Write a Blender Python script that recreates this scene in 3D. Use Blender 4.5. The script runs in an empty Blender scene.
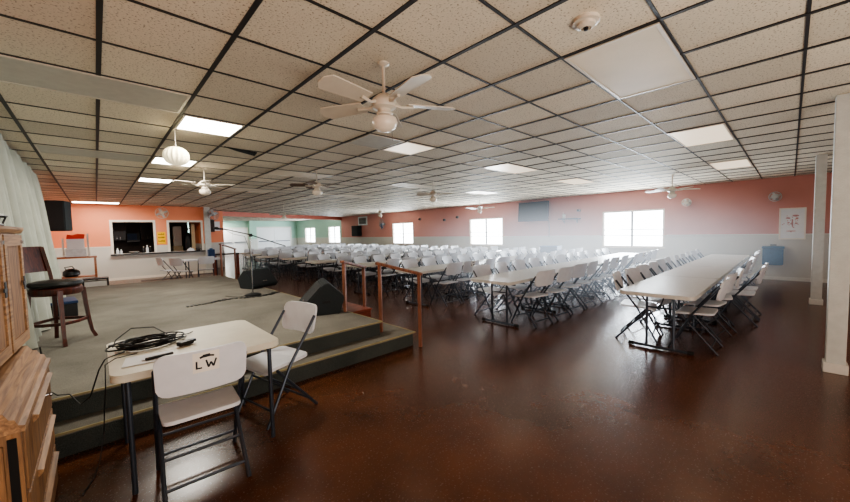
import bpy, bmesh, math, random
from mathutils import Vector, Matrix
random.seed(7)
PI = math.pi
COL = bpy.context.scene.collection

# ------------------------------------------------------------------ materials
def new_mat(name):
    m = bpy.data.materials.new(name); m.use_nodes = True
    nt = m.node_tree
    return m, nt, nt.nodes['Principled BSDF']

def mat(name, col, rough=0.6, metal=0.0, var=0.08, scale=12.0, bump=0.0, bscale=60.0, spec=0.5, emis=None, estr=0.0, coat=0.0):
    """procedural: base colour varied by noise, optional bump"""
    m, nt, b = new_mat(name)
    N, L = nt.nodes, nt.links
    tc = N.new('ShaderNodeTexCoord')
    nz = N.new('ShaderNodeTexNoise'); nz.inputs['Scale'].default_value = scale; nz.inputs['Detail'].default_value = 4
    L.new(tc.outputs['Object'], nz.inputs['Vector'])
    r = N.new('ShaderNodeValToRGB')
    c = Vector(col[:3])
    a0 = c * (1 - var); a1 = c * (1 + var)
    r.color_ramp.elements[0].position = .3; r.color_ramp.elements[1].position = .7
    r.color_ramp.elements[0].color = (*a0, 1); r.color_ramp.elements[1].color = (*[min(v, 1) for v in a1], 1)
    L.new(nz.outputs['Fac'], r.inputs['Fac']); L.new(r.outputs['Color'], b.inputs['Base Color'])
    b.inputs['Roughness'].default_value = rough; b.inputs['Metallic'].default_value = metal
    b.inputs['Specular IOR Level'].default_value = spec
    if coat: b.inputs['Coat Weight'].default_value = coat
    if bump:
        n2 = N.new('ShaderNodeTexNoise'); n2.inputs['Scale'].default_value = bscale; n2.inputs['Detail'].default_value = 3
        L.new(tc.outputs['Object'], n2.inputs['Vector'])
        bp = N.new('ShaderNodeBump'); bp.inputs['Strength'].default_value = bump; bp.inputs['Distance'].default_value = .01
        L.new(n2.outputs['Fac'], bp.inputs['Height']); L.new(bp.outputs['Normal'], b.inputs['Normal'])
    if emis:
        b.inputs['Emission Color'].default_value = (*emis, 1); b.inputs['Emission Strength'].default_value = estr
    return m

def wood_mat(name, dark, light, rough=0.5, scale=3.0, axis=2, stretch=14.0, coat=0.2):
    m, nt, b = new_mat(name)
    N, L = nt.nodes, nt.links
    tc = N.new('ShaderNodeTexCoord'); mp = N.new('ShaderNodeMapping')
    s = [stretch] * 3; s[axis] = 1.0
    mp.inputs['Scale'].default_value = s
    L.new(tc.outputs['Object'], mp.inputs['Vector'])
    nz = N.new('ShaderNodeTexNoise'); nz.inputs['Scale'].default_value = scale; nz.inputs['Detail'].default_value = 6
    nz.inputs['Distortion'].default_value = 1.2
    L.new(mp.outputs['Vector'], nz.inputs['Vector'])
    r = N.new('ShaderNodeValToRGB')
    r.color_ramp.elements[0].position = .35; r.color_ramp.elements[1].position = .68
    r.color_ramp.elements[0].color = (*dark, 1); r.color_ramp.elements[1].color = (*light, 1)
    L.new(nz.outputs['Fac'], r.inputs['Fac']); L.new(r.outputs['Color'], b.inputs['Base Color'])
    b.inputs['Roughness'].default_value = rough; b.inputs['Coat Weight'].default_value = coat
    return m

def srgb(r, g, b):
    f = lambda v: (v / 255 / 12.92) if v <= 10 else ((v / 255 + .055) / 1.055) ** 2.4
    return (f(r), f(g), f(b))

M = {}
M['plastic'] = mat('white_blow_moulded_plastic', srgb(213, 215, 220), .42, var=.04, bump=.12, bscale=220)
M['tabletop'] = mat('warm_white_table_plastic', srgb(196, 192, 184), .38, var=.05, bump=.15, bscale=260)
M['cardtop'] = mat('cream_table_plastic', srgb(206, 200, 182), .4, var=.04, bump=.15, bscale=260)
M['frame'] = mat('grey_hammered_steel', srgb(62, 68, 78), .38, metal=.55, var=.12, scale=60)
M['black'] = mat('black_plastic', srgb(18, 19, 22), .45, var=.2, scale=30)
M['rubber'] = mat('black_rubber', srgb(12, 12, 13), .7, var=.2)
M['black_grille'] = mat('black_speaker_grille', srgb(22, 24, 26), .7, var=.5, scale=300, bump=.5, bscale=400)
M['black_carpet'] = mat('charcoal_speaker_carpet', srgb(34, 40, 42), .85, var=.3, scale=120, bump=.5, bscale=300)
M['white'] = mat('white_paint', srgb(212, 212, 205), .5, var=.04, bump=.1, bscale=40)
M['trimwhite'] = mat('trim_white_paint', srgb(232, 226, 214), .45, var=.03)
M['column'] = mat('column_pale_paint', srgb(196, 200, 196), .55, var=.06, bump=.25, bscale=70)
M['fanwhite'] = mat('fan_white_enamel', srgb(205, 196, 180), .35, var=.04)
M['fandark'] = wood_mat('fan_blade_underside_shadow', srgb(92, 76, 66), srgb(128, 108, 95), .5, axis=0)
M['glassglobe'] = mat('frosted_glass', srgb(205, 192, 174), .25, var=.05, emis=(1, .85, .68), estr=.04)
M['shell'] = mat('cream_pleated_shade', srgb(240, 228, 190), .6, var=.04, emis=(1, .9, .65), estr=.25)
M['oak'] = wood_mat('golden_oak', srgb(100, 66, 38), srgb(158, 114, 70), .6, axis=2, coat=0)
M['oak_h'] = wood_mat('golden_oak_rail', srgb(118, 82, 50), srgb(172, 130, 86), .55, axis=1, coat=0)
M['darkgap'] = mat('gap_shade', srgb(10, 8, 7), .9, var=.2)  # flat near-black standing in for the shade inside gaps
M['cherry'] = wood_mat('dark_cherry_wood', srgb(44, 16, 10), srgb(92, 38, 24), .35, axis=2)
M['rail'] = wood_mat('orange_stained_rail', srgb(98, 58, 40), srgb(146, 92, 66), .5, axis=2)
M['orangewood'] = wood_mat('orange_stained_pine', srgb(150, 84, 48), srgb(196, 122, 78), .45, axis=0)
M['redwood'] = wood_mat('reddish_step_board', srgb(96, 40, 24), srgb(150, 72, 48), .45, axis=0)
M['carpet'] = None
M['nosing'] = mat('yellowed_step_nosing', srgb(150, 138, 100), .5, var=.1, scale=20)
M['chrome'] = mat('chrome_metal', srgb(170, 170, 172), .22, metal=1, var=.04)
M['cable'] = mat('black_cable', srgb(16, 16, 20), .5, var=.2)
M['blue'] = mat('blue_plastic', srgb(34, 88, 128), .5, var=.12, scale=20)
M['navy'] = mat('dark_blue_plastic', srgb(18, 50, 90), .5, var=.15)
M['yellow'] = mat('yellow_sign', srgb(244, 188, 10), .5, var=.05)
M['ink'] = mat('black_ink', srgb(24, 24, 28), .6, var=.1)
M['red'] = mat('red_plastic', srgb(214, 52, 26), .4, var=.1)
M['clear'] = mat('milky_plastic', srgb(205, 208, 210), .25, var=.1)
M['leather'] = mat('black_leather', srgb(26, 28, 28), .35, var=.2, bump=.3, bscale=90)
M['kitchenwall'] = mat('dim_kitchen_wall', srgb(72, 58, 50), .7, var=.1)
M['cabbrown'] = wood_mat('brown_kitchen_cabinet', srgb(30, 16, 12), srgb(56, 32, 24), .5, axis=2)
M['counter'] = mat('dark_counter', srgb(38, 36, 36), .35, var=.2)
M['cream'] = mat('cream_panel', srgb(198, 182, 150), .6, var=.06)
M['screen'] = mat('tv_screen_glass', srgb(14, 20, 22), .3, var=.12, scale=2)
M['printpaper'] = None
M['steelgrey'] = mat('galvanised_grey', srgb(130, 132, 130), .45, metal=.3, var=.1)
M['paper'] = mat('white_paper', srgb(226, 228, 230), .7, var=.02)

# curtain
M['curtain'] = mat('pale_green_grey_fabric', srgb(168, 170, 156), .85, var=.08, scale=6, bump=.3, bscale=200)

# ceiling tiles: grid is separate geometry, tiles get random tone + fissures
def ceiling_mat():
    m, nt, b = new_mat('speckled_ceiling_tile'); N, L = nt.nodes, nt.links
    g = N.new('ShaderNodeNewGeometry')
    mp = N.new('ShaderNodeMapping'); mp.vector_type = 'POINT'
    T = .61
    mp.inputs['Location'].default_value = (-.082 / T + 100, -3.007 / T + 100, 0); mp.inputs['Scale'].default_value = (1 / T, 1 / T, 0)
    L.new(g.outputs['Position'], mp.inputs['Vector'])
    fl = N.new('ShaderNodeVectorMath'); fl.operation = 'FLOOR'; L.new(mp.outputs['Vector'], fl.inputs[0])
    wn = N.new('ShaderNodeTexWhiteNoise'); wn.noise_dimensions = '3D'; L.new(fl.outputs['Vector'], wn.inputs['Vector'])
    # fissures
    n1 = N.new('ShaderNodeTexNoise'); n1.inputs['Scale'].default_value = 75; n1.inputs['Detail'].default_value = 2
    L.new(g.outputs['Position'], n1.inputs['Vector'])
    r1 = N.new('ShaderNodeValToRGB'); r1.color_ramp.elements[0].position = .34; r1.color_ramp.elements[1].position = .41
    r1.color_ramp.elements[0].color = (.32, .28, .24, 1); r1.color_ramp.elements[1].color = (1, 1, 1, 1)
    L.new(n1.outputs['Fac'], r1.inputs['Fac'])
    n2 = N.new('ShaderNodeTexNoise'); n2.inputs['Scale'].default_value = .45
    L.new(g.outputs['Position'], n2.inputs['Vector'])
    r2 = N.new('ShaderNodeValToRGB'); r2.color_ramp.elements[0].color = (*srgb(208, 196, 174), 1); r2.color_ramp.elements[1].color = (*srgb(232, 222, 202), 1)
    L.new(n2.outputs['Fac'], r2.inputs['Fac'])
    hs = N.new('ShaderNodeHueSaturation')
    mr = N.new('ShaderNodeMapRange'); mr.inputs['To Min'].default_value = .82; mr.inputs['To Max'].default_value = 1.1
    L.new(wn.outputs['Value'], mr.inputs['Value']); L.new(mr.outputs['Result'], hs.inputs['Value'])
    L.new(r2.outputs['Color'], hs.inputs['Color'])
    mx = N.new('ShaderNodeMix'); mx.data_type = 'RGBA'; mx.blend_type = 'MULTIPLY'; mx.inputs['Factor'].default_value = .8
    L.new(hs.outputs['Color'], mx.inputs['A']); L.new(r1.outputs['Color'], mx.inputs['B'])
    L.new(mx.outputs['Result'], b.inputs['Base Color'])
    b.inputs['Roughness'].default_value = .75
    bp = N.new('ShaderNodeBump'); bp.inputs['Strength'].default_value = .5; bp.inputs['Distance'].default_value = .004
    L.new(n1.outputs['Fac'], bp.inputs['Height']); L.new(bp.outputs['Normal'], b.inputs['Normal'])
    return m

def wall_mat(name, upper, lower, far=None, ysplit=23.1, zsplit=1.238):
    m, nt, b = new_mat(name); N, L = nt.nodes, nt.links
    g = N.new('ShaderNodeNewGeometry'); sp = N.new('ShaderNodeSeparateXYZ'); L.new(g.outputs['Position'], sp.inputs['Vector'])
    gt = N.new('ShaderNodeMath'); gt.operation = 'GREATER_THAN'; gt.inputs[1].default_value = zsplit; L.new(sp.outputs['Z'], gt.inputs[0])
    nz = N.new('ShaderNodeTexNoise'); nz.inputs['Scale'].default_value = 1.3; nz.inputs['Detail'].default_value = 5
    L.new(g.outputs['Position'], nz.inputs['Vector'])
    def tone(c):
        r = N.new('ShaderNodeValToRGB'); c = Vector(c)
        r.color_ramp.elements[0].color = (*(c * .9), 1); r.color_ramp.elements[1].color = (*(c * 1.08), 1)
        L.new(nz.outputs['Fac'], r.inputs['Fac']); return r.outputs['Color']
    up = tone(upper)
    if far:
        g2 = N.new('ShaderNodeMath'); g2.operation = 'GREATER_THAN'; g2.inputs[1].default_value = ysplit; L.new(sp.outputs['Y'], g2.inputs[0])
        m2 = N.new('ShaderNodeMix'); m2.data_type = 'RGBA'; L.new(g2.outputs[0], m2.inputs['Factor']); L.new(up, m2.inputs['A']); L.new(tone(far), m2.inputs['B']); up = m2.outputs['Result']
    mx = N.new('ShaderNodeMix'); mx.data_type = 'RGBA'; L.new(gt.outputs[0], mx.inputs['Factor']); L.new(tone(lower), mx.inputs['A']); L.new(up, mx.inputs['B'])
    L.new(mx.outputs['Result'], b.inputs['Base Color']); b.inputs['Roughness'].default_value = .55
    bp = N.new('ShaderNodeBump'); bp.inputs['Strength'].default_value = .15
    n3 = N.new('ShaderNodeTexNoise'); n3.inputs['Scale'].default_value = 40; L.new(g.outputs['Position'], n3.inputs['Vector'])
    L.new(n3.outputs['Fac'], bp.inputs['Height']); L.new(bp.outputs['Normal'], b.inputs['Normal'])
    return m

def floor_mat():
    m, nt, b = new_mat('glossy_brown_sealed_concrete'); N, L = nt.nodes, nt.links
    g = N.new('ShaderNodeNewGeometry')
    n1 = N.new('ShaderNodeTexNoise'); n1.inputs['Scale'].default_value = 1.1; n1.inputs['Detail'].default_value = 8; n1.inputs['Roughness'].default_value = .65
    L.new(g.outputs['Position'], n1.inputs['Vector'])
    r = N.new('ShaderNodeValToRGB'); e = r.color_ramp.elements
    e[0].position = .3; e[0].color = (*srgb(66, 37, 20), 1); e[1].position = .72; e[1].color = (*srgb(106, 62, 35), 1)
    L.new(n1.outputs['Fac'], r.inputs['Fac']); L.new(r.outputs['Color'], b.inputs['Base Color'])
    n2 = N.new('ShaderNodeTexNoise'); n2.inputs['Scale'].default_value = 75; n2.inputs['Detail'].default_value = 1
    L.new(g.outputs['Position'], n2.inputs['Vector'])
    mr = N.new('ShaderNodeMapRange'); mr.inputs['To Min'].default_value = .18; mr.inputs['To Max'].default_value = .32
    L.new(n2.outputs['Fac'], mr.inputs['Value']); L.new(mr.outputs['Result'], b.inputs['Roughness'])
    bp = N.new('ShaderNodeBump'); bp.inputs['Strength'].default_value = .12; bp.inputs['Distance'].default_value = .002
    L.new(n2.outputs['Fac'], bp.inputs['Height']); L.new(bp.outputs['Normal'], b.inputs['Normal'])
    b.inputs['Specular IOR Level'].default_value = .65
    return m

def carpet_mat(name, c0, c1):
    m, nt, b = new_mat(name); N, L = nt.nodes, nt.links
    g = N.new('ShaderNodeNewGeometry')
    n1 = N.new('ShaderNodeTexNoise'); n1.inputs['Scale'].default_value = 160; n1.inputs['Detail'].default_value = 3
    n0 = N.new('ShaderNodeTexNoise'); n0.inputs['Scale'].default_value = 1.6; n0.inputs['Detail'].default_value = 6
    L.new(g.outputs['Position'], n1.inputs['Vector']); L.new(g.outputs['Position'], n0.inputs['Vector'])
    ad = N.new('ShaderNodeMath'); ad.operation = 'ADD'; L.new(n0.outputs['Fac'], ad.inputs[0]); L.new(n1.outputs['Fac'], ad.inputs[1])
    hf = N.new('ShaderNodeMath'); hf.operation = 'MULTIPLY'; hf.inputs[1].default_value = .5; L.new(ad.outputs[0], hf.inputs[0])
    r = N.new('ShaderNodeValToRGB'); r.color_ramp.elements[0].position = .35; r.color_ramp.elements[1].position = .65
    r.color_ramp.elements[0].color = (*c0, 1); r.color_ramp.elements[1].color = (*c1, 1)
    L.new(hf.outputs[0], r.inputs['Fac']); L.new(r.outputs['Color'], b.inputs['Base Color']); b.inputs['Roughness'].default_value = .95
    b.inputs['Specular IOR Level'].default_value = .15
    bp = N.new('ShaderNodeBump'); bp.inputs['Strength'].default_value = .6; bp.inputs['Distance'].default_value = .006
    L.new(n1.outputs['Fac'], bp.inputs['Height']); L.new(bp.outputs['Normal'], b.inputs['Normal'])
    return m

M['ceiling'] = ceiling_mat()
M['gridbar'] = mat('dark_bronze_t_bar', srgb(34, 31, 30), .5, metal=.0, var=.1)
M['floor'] = floor_mat()
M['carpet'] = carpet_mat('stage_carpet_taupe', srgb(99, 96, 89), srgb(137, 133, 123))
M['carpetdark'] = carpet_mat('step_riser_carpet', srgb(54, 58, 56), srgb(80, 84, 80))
CORAL = srgb(232, 146, 108); PINK = srgb(200, 138, 126); WHT = srgb(198, 198, 190); MINT = srgb(160, 200, 184)
M['wall_left'] = wall_mat('coral_over_white_wall', CORAL, srgb(206, 204, 196))
M['wall_right'] = wall_mat('salmon_over_white_wall', PINK, WHT, far=MINT)
M['wall_mint'] = wall_mat('mint_wall', MINT, srgb(196, 200, 196))
M['header'] = mat('coral_header_paint', srgb(204, 120, 102), .6, var=.06)

def emit(name, col, s, col2=None):
    m = bpy.data.materials.new(name); m.use_nodes = True; nt = m.node_tree; N, L = nt.nodes, nt.links
    N.clear(); o = N.new('ShaderNodeOutputMaterial'); e = N.new('ShaderNodeEmission')
    tc = N.new('ShaderNodeTexCoord'); nz = N.new('ShaderNodeTexNoise'); nz.inputs['Scale'].default_value = 3
    L.new(tc.outputs['Object'], nz.inputs['Vector'])
    r = N.new('ShaderNodeValToRGB'); c = Vector(col)
    r.color_ramp.elements[0].color = (*(c * .9), 1); r.color_ramp.elements[1].color = (*c, 1)
    L.new(nz.outputs['Fac'], r.inputs['Fac']); L.new(r.outputs['Color'], e.inputs['Color']); e.inputs['Strength'].default_value = s
    L.new(e.outputs[0], o.inputs[0]); return m
M['lamp_on'] = emit('lit_fluorescent_lens', (1, .95, .84), 7)
M['lamp_dim'] = mat('warm_lens_faint_glow', srgb(202, 186, 160), .55, var=.12, scale=1.5, bump=.2, bscale=120, emis=(1, .86, .68), estr=.03)  # weak emission puts a faint warm glow into the lens colour
M['lamp_soft'] = mat('softly_glowing_lens', srgb(236, 214, 184), .35, var=.05, emis=(1, .84, .64), estr=.4)
M['lamp_off'] = mat('unlit_lens_grey', srgb(186, 183, 172), .6, var=.06, bump=.15, bscale=120)

def glass():
    m = bpy.data.materials.new('window_glass'); m.use_nodes = True; nt = m.node_tree; N, L = nt.nodes, nt.links
    N.clear(); o = N.new('ShaderNodeOutputMaterial'); t = N.new('ShaderNodeBsdfTransparent'); g = N.new('ShaderNodeBsdfGlossy'); g.inputs['Roughness'].default_value = .05
    lw = N.new('ShaderNodeLayerWeight'); lw.inputs[0].default_value = .5; f = N.new('ShaderNodeMath'); f.operation = 'POWER'; f.inputs[1].default_value = 5; L.new(lw.outputs['Facing'], f.inputs[0]); x = N.new('ShaderNodeMixShader')
    L.new(f.outputs[0], x.inputs[0]); L.new(t.outputs[0], x.inputs[1]); L.new(g.outputs[0], x.inputs[2]); L.new(x.outputs[0], o.inputs[0]); return m
M['glass'] = glass()

# ------------------------------------------------------------------ geometry helpers
def B(): return bmesh.new()
def box(bm, c, s, rz=0.0, rx=0.0, ry=0.0, bev=0.0):
    r = bmesh.ops.create_cube(bm, size=1.0)
    vs = r['verts']
    bmesh.ops.scale(bm, vec=s, verts=vs)
    if bev:
        es = list({e for v in vs for e in v.link_edges})
        rr = bmesh.ops.bevel(bm, geom=es, offset=bev, segments=2, profile=.5, affect='EDGES')
        vs = list({v for f in rr['faces'] for v in f.verts} | {v for v in vs if v.is_valid})
        seen = set(vs); stack = list(vs)
        while stack:
            v = stack.pop()
            for e in v.link_edges:
                w = e.other_vert(v)
                if w not in seen: seen.add(w); stack.append(w)
        vs = list(seen)
    m = Matrix.Translation(c) @ Matrix.Rotation(rz, 4, 'Z') @ Matrix.Rotation(ry, 4, 'Y') @ Matrix.Rotation(rx, 4, 'X')
    bmesh.ops.transform(bm, matrix=m, verts=vs)
def b2(bm, x0, x1, y0, y1, z0, z1, bev=0.0):
    box(bm, ((x0 + x1) / 2, (y0 + y1) / 2, (z0 + z1) / 2), (abs(x1 - x0), abs(y1 - y0), abs(z1 - z0)), bev=bev)
def tube(bm, pts, r, n=8, cap=True, closed=False):
    pts = [Vector(p) for p in pts]; rings = []; N_ = len(pts); up = None
    for i, p in enumerate(pts):
        if closed: d = pts[(i + 1) % N_] - pts[i - 1]
        elif i == 0: d = pts[1] - p
        elif i == N_ - 1: d = p - pts[-2]
        else: d = (pts[i + 1] - p).normalized() + (p - pts[i - 1]).normalized()
        d.normalize()
        if up is None: up = Vector((0, 0, 1)) if abs(d.z) < .9 else Vector((1, 0, 0))
        s = d.cross(up)
        if s.length < 1e-4: s = d.cross(Vector((0, 1, 0)))
        s.normalize(); u = s.cross(d).normalized(); up = u
        rr = r[i] if isinstance(r, (list, tuple)) else r
        rings.append([bm.verts.new(p + s * (rr * math.cos(2 * PI * k / n)) + u * (rr * math.sin(2 * PI * k / n))) for k in range(n)])
    m = N_ if closed else N_ - 1
    for i in range(m):
        a, b = rings[i], rings[(i + 1) % N_]
        for k in range(n):
            try: bm.faces.new((a[k], b[k], b[(k + 1) % n], a[(k + 1) % n]))
            except ValueError: pass
    if cap and not closed:
        bm.faces.new(rings[0]); bm.faces.new(rings[-1][::-1])
def lathe(bm, prof, c=(0, 0, 0), n=20, axis='Z', wob=None):
    rings = []
    for (r, z) in prof:
        ring = []
        for k in range(n):
            a = 2 * PI * k / n; q = r * (wob(a) if wob else 1)
            v = Vector((q * math.cos(a), q * math.sin(a), z))
            if axis == 'X': v = Vector((v.z, v.x, v.y))
            if axis == 'Y': v = Vector((v.x, v.z, v.y))
            ring.append(bm.verts.new(v + Vector(c)))
        rings.append(ring)
    for a, b in zip(rings, rings[1:]):
        for k in range(n): bm.faces.new((a[k], a[(k + 1) % n], b[(k + 1) % n], b[k]))
    bm.faces.new(rings[0][::-1]); bm.faces.new(rings[-1])
def prism(bm, poly, z0, z1, axis='Z', c=(0, 0, 0)):
    def P(p, z):
        v = {'Z': (p[0], p[1], z), 'X': (z, p[0], p[1]), 'Y': (p[0], z, p[1])}[axis]
        return bm.verts.new(Vector(v) + Vector(c))
    a = [P(p, z0) for p in poly]; b = [P(p, z1) for p in poly]; n = len(poly)
    bm.faces.new(a); bm.faces.new(b[::-1])
    for i in range(n): bm.faces.new((a[i], b[i], b[(i + 1) % n], a[(i + 1) % n]))
def slab(bm, nu, nv, f, d, th):
    d = Vector(d); F = [[bm.verts.new(f(i / nu, j / nv)) for i in range(nu + 1)] for j in range(nv + 1)]
    K = [[bm.verts.new(v.co + d * th) for v in row] for row in F]
    for j in range(nv):
        for i in range(nu):
            bm.faces.new((F[j][i], F[j][i + 1], F[j + 1][i + 1], F[j + 1][i])); bm.faces.new((K[j][i], K[j + 1][i], K[j + 1][i + 1], K[j][i + 1]))
    ring = [(0, i) for i in range(nu)] + [(j, nu) for j in range(nv)] + [(nv, i) for i in range(nu, 0, -1)] + [(j, 0) for j in range(nv, 0, -1)]
    for q in range(len(ring)):
        (a, b_), (c, e) = ring[q], ring[(q + 1) % len(ring)]
        bm.faces.new((F[a][b_], K[a][b_], K[c][e], F[c][e]))
def rrect(w, h, r, n=5):
    out = []
    for cx, cy, a0 in ((w / 2 - r, h / 2 - r, 0), (-w / 2 + r, h / 2 - r, 90), (-w / 2 + r, -h / 2 + r, 180), (w / 2 - r, -h / 2 + r, 270)):
        for k in range(n + 1):
            a = math.radians(a0 + 90 * k / n); out.append((cx + r * math.cos(a), cy + r * math.sin(a)))
    return out

def O(name, bm, m, parent=None, smooth=False):
    bmesh.ops.recalc_face_normals(bm, faces=bm.faces)
    me = bpy.data.meshes.new(name); bm.to_mesh(me); bm.free()
    for k in (m if isinstance(m, (list, tuple)) else [m]): me.materials.append(k)
    if smooth:
        me.polygons.foreach_set('use_smooth', [True] * len(me.polygons))
        try: me.set_sharp_from_angle(angle=math.radians(38))
        except Exception: pass
    o = bpy.data.objects.new(name, me); COL.objects.link(o)
    if parent: o.parent = parent
    return o
def tag(o, label, cat, group=None, kind=None):
    o['label'] = label; o['category'] = cat
    if group: o['group'] = group
    if kind: o['kind'] = kind
    return o
def T(name, label, cat, loc=(0, 0, 0), rz=0.0, group=None):
    o = bpy.data.objects.new(name, None); COL.objects.link(o); o.empty_display_size = .1
    o.location = loc; o.rotation_euler = (0, 0, rz)
    return tag(o, label, cat, group)
def S(name, bm, m, parent=None, smooth=False):
    o = O(name, bm, m, parent, smooth)
    if not parent: o['kind'] = 'structure'
    return o
def dup(root, loc, rz, label, group=None):
    r = root.copy(); COL.objects.link(r); r.location = loc; r.rotation_euler = (0, 0, rz); r['label'] = label
    if group: r['group'] = group
    for ch in list(root.children):
        c = ch.copy(); COL.objects.link(c); c.parent = r
        for g in list(ch.children):
            d = g.copy(); COL.objects.link(d); d.parent = c
    return r

# ------------------------------------------------------------------ camera
F_, YAW, PIT, ROL = 346.56, .7586, -.0551, -.02269
fw = Vector((math.sin(YAW) * math.cos(PIT), math.cos(YAW) * math.cos(PIT), math.sin(PIT)))
rr_ = Vector((math.cos(YAW), -math.sin(YAW), 0)); uu_ = rr_.cross(fw)
rt = rr_ * math.cos(ROL) + uu_ * math.sin(ROL); up = -rr_ * math.sin(ROL) + uu_ * math.cos(ROL)
cam = bpy.data.cameras.new('camera'); cam.sensor_width = 36; cam.lens = F_ / 850 * 36; cam.clip_start = .05; cam.clip_end = 200
co = bpy.data.objects.new('camera', cam); COL.objects.link(co)
HC = 1.517
co.matrix_world = Matrix(((rt.x, up.x, -fw.x, 0), (rt.y, up.y, -fw.y, 0), (rt.z, up.z, -fw.z, HC), (0, 0, 0, 1)))
bpy.context.scene.camera = co

# ------------------------------------------------------------------ room shell
XL, XR, YB, YC, YE, CZ = -1.06, 13.34, -4.0, 16.93, 31.0, 2.759
bm = B(); b2(bm, XL - .2, XR + .2, YB - .2, YE + .2, -.12, 0); S('floor', bm, M['floor'])
bm = B(); b2(bm, XL - .2, XR + .2, YB - .2, YE + .2, CZ, CZ + .12); S('ceiling', bm, M['ceiling'])
TT, GX, GY = .61, .082, 3.007
bm = B()
for i in range(-2, 23):
    x = GX + i * TT
    if XL < x < XR: b2(bm, x - .014, x + .014, YB, YE, CZ - .008, CZ + .001)
S('trim_1', bm, M['gridbar'])
bm = B()
for j in range(-12, 47):
    y = GY + j * TT
    if YB < y < YE: b2(bm, XL, XR, y - .009, y + .009, CZ - .006, CZ + .001)
S('trim_2', bm, M['gridbar'])

def wall_with_holes(bm, a0, a1, z1, holes, t0, t1, axis):
    """wall running along an axis from a0 to a1 with rectangular holes (a0,a1,z0,z1)"""
    def put(p0, p1, q0, q1):
        if p1 - p0 < 1e-4 or q1 - q0 < 1e-4: return
        if axis == 'Y': b2(bm, t0, t1, p0, p1, q0, q1)
        else: b2(bm, p0, p1, t0, t1, q0, q1)
    cur = a0
    for (h0, h1, z0, zz) in sorted(holes):
        put(cur, h0, 0, z1); put(h0, h1, 0, z0); put(h0, h1, zz, z1); cur = h1
    put(cur, a1, 0, z1)

WINS = [(2.81, 4.69), (8.93, 10.85), (15.03, 16.95), (23.32, 25.1), (27.4, 29.3)]
WZ0, WZ1 = .83, 2.09
bm = B(); wall_with_holes(bm, YB, YE, CZ, [(a, b, WZ0, WZ1) for a, b in WINS], XR, XR + .15, 'Y'); S('wall_right', bm, M['wall_right'])
bm = B(); wall_with_holes(bm, YB, YC, CZ, [], XL - .15, XL, 'Y'); S('wall_left', bm, M['wall_left'])
KH = [(.46, 1.63, .965, 2.13), (2.13, 3.2, .965, 2.13)]
bm = B(); wall_with_holes(bm, XL, 3.33, CZ, KH, YC, YC + .14, 'X'); S('wall_back', bm, M['wall_left'])
bm = B(); wall_with_holes(bm, XL - .1, XR + .1, CZ, [], YB - .15, YB, 'X'); S('wall_front', bm, M['wall_right'])
bm = B(); wall_with_holes(bm, 4.4, XR, CZ, [], YE, YE + .15, 'X'); S('wall_far', bm, M['wall_mint'])
bm = B(); b2(bm, 4.45, 4.6, 19.4, YE, 0, CZ); S('wall_far_left', bm, M['wall_mint'])
bm = B(); b2(bm, 3.2, 4.6, 19.3, 19.44, 0, CZ); S('wall_recess', bm, M['wall_left'])
bm = B(); b2(bm, 3.2, 3.33, YC + .14, 19.3, 0, CZ); S('wall_kitchen_side', bm, M['wall_left'])
# kitchen shell
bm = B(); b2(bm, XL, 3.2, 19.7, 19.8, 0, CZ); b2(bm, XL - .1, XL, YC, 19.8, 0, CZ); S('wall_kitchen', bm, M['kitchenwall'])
# coral header beam above the opening to the mint room
bm = B(); ang = math.atan2(23.1 - 19.5, XR - 4.6); L_ = math.hypot(23.1 - 19.5, XR - 4.6)
box(bm, ((XR + 4.6) / 2, 21.3, CZ - .115), (L_, .16, .23), rz=ang); S('trim_3', bm, M['header'])
# chair rails
bm = B()
cur = YB
for a, b in WINS:
    b2(bm, XR - .014, XR, cur, a - .07, 1.225, 1.25); cur = b + .07
b2(bm, XR - .014, XR, cur, YE, 1.225, 1.25); S('trim_4', bm, M['white'])
bm = B(); b2(bm, XL, .38, YC - .014, YC, 1.22, 1.25); S('trim_5', bm, M['trimwhite'])
bm = B(); b2(bm, XL, XL + .014, YB, YC, 1.22, 1.25); S('trim_6', bm, M['trimwhite'])
bm = B(); b2(bm, XR - .015, XR, YB, YE, 0, .09); S('baseboard_right', bm, M['white'])
bm = B(); b2(bm, XL, 3.2, YC - .015, YC, 0, .09); S('baseboard_back', bm, M['trimwhite'])
bm = B(); b2(bm, XL, XL + .015, YB, 3.4, 0, .09); b2(bm, XL, XL + .015, 11.8, YC, 0, .09); S('baseboard_left', bm, M['trimwhite'])
# pass-through trims
for q, (x0, x1, z0, z1) in enumerate(KH):
    bm = B(); w = .075
    b2(bm, x0 - w, x0, YC - .02, YC + .15, z0, z1 + w); b2(bm, x1, x1 + w, YC - .02, YC + .15, z0, z1 + w); b2(bm, x0, x1, YC - .02, YC + .15, z1, z1 + w)
    S('trim_%d' % (7 + q), bm, M['trimwhite'])
bm = B(); b2(bm, .36, 3.3, YC - .16, YC - .001, .915, .955, bev=.006); tag(O('serving_counter', bm, M['counter']), 'dark serving counter ledge running below both kitchen pass-through openings', 'counter')

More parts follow.
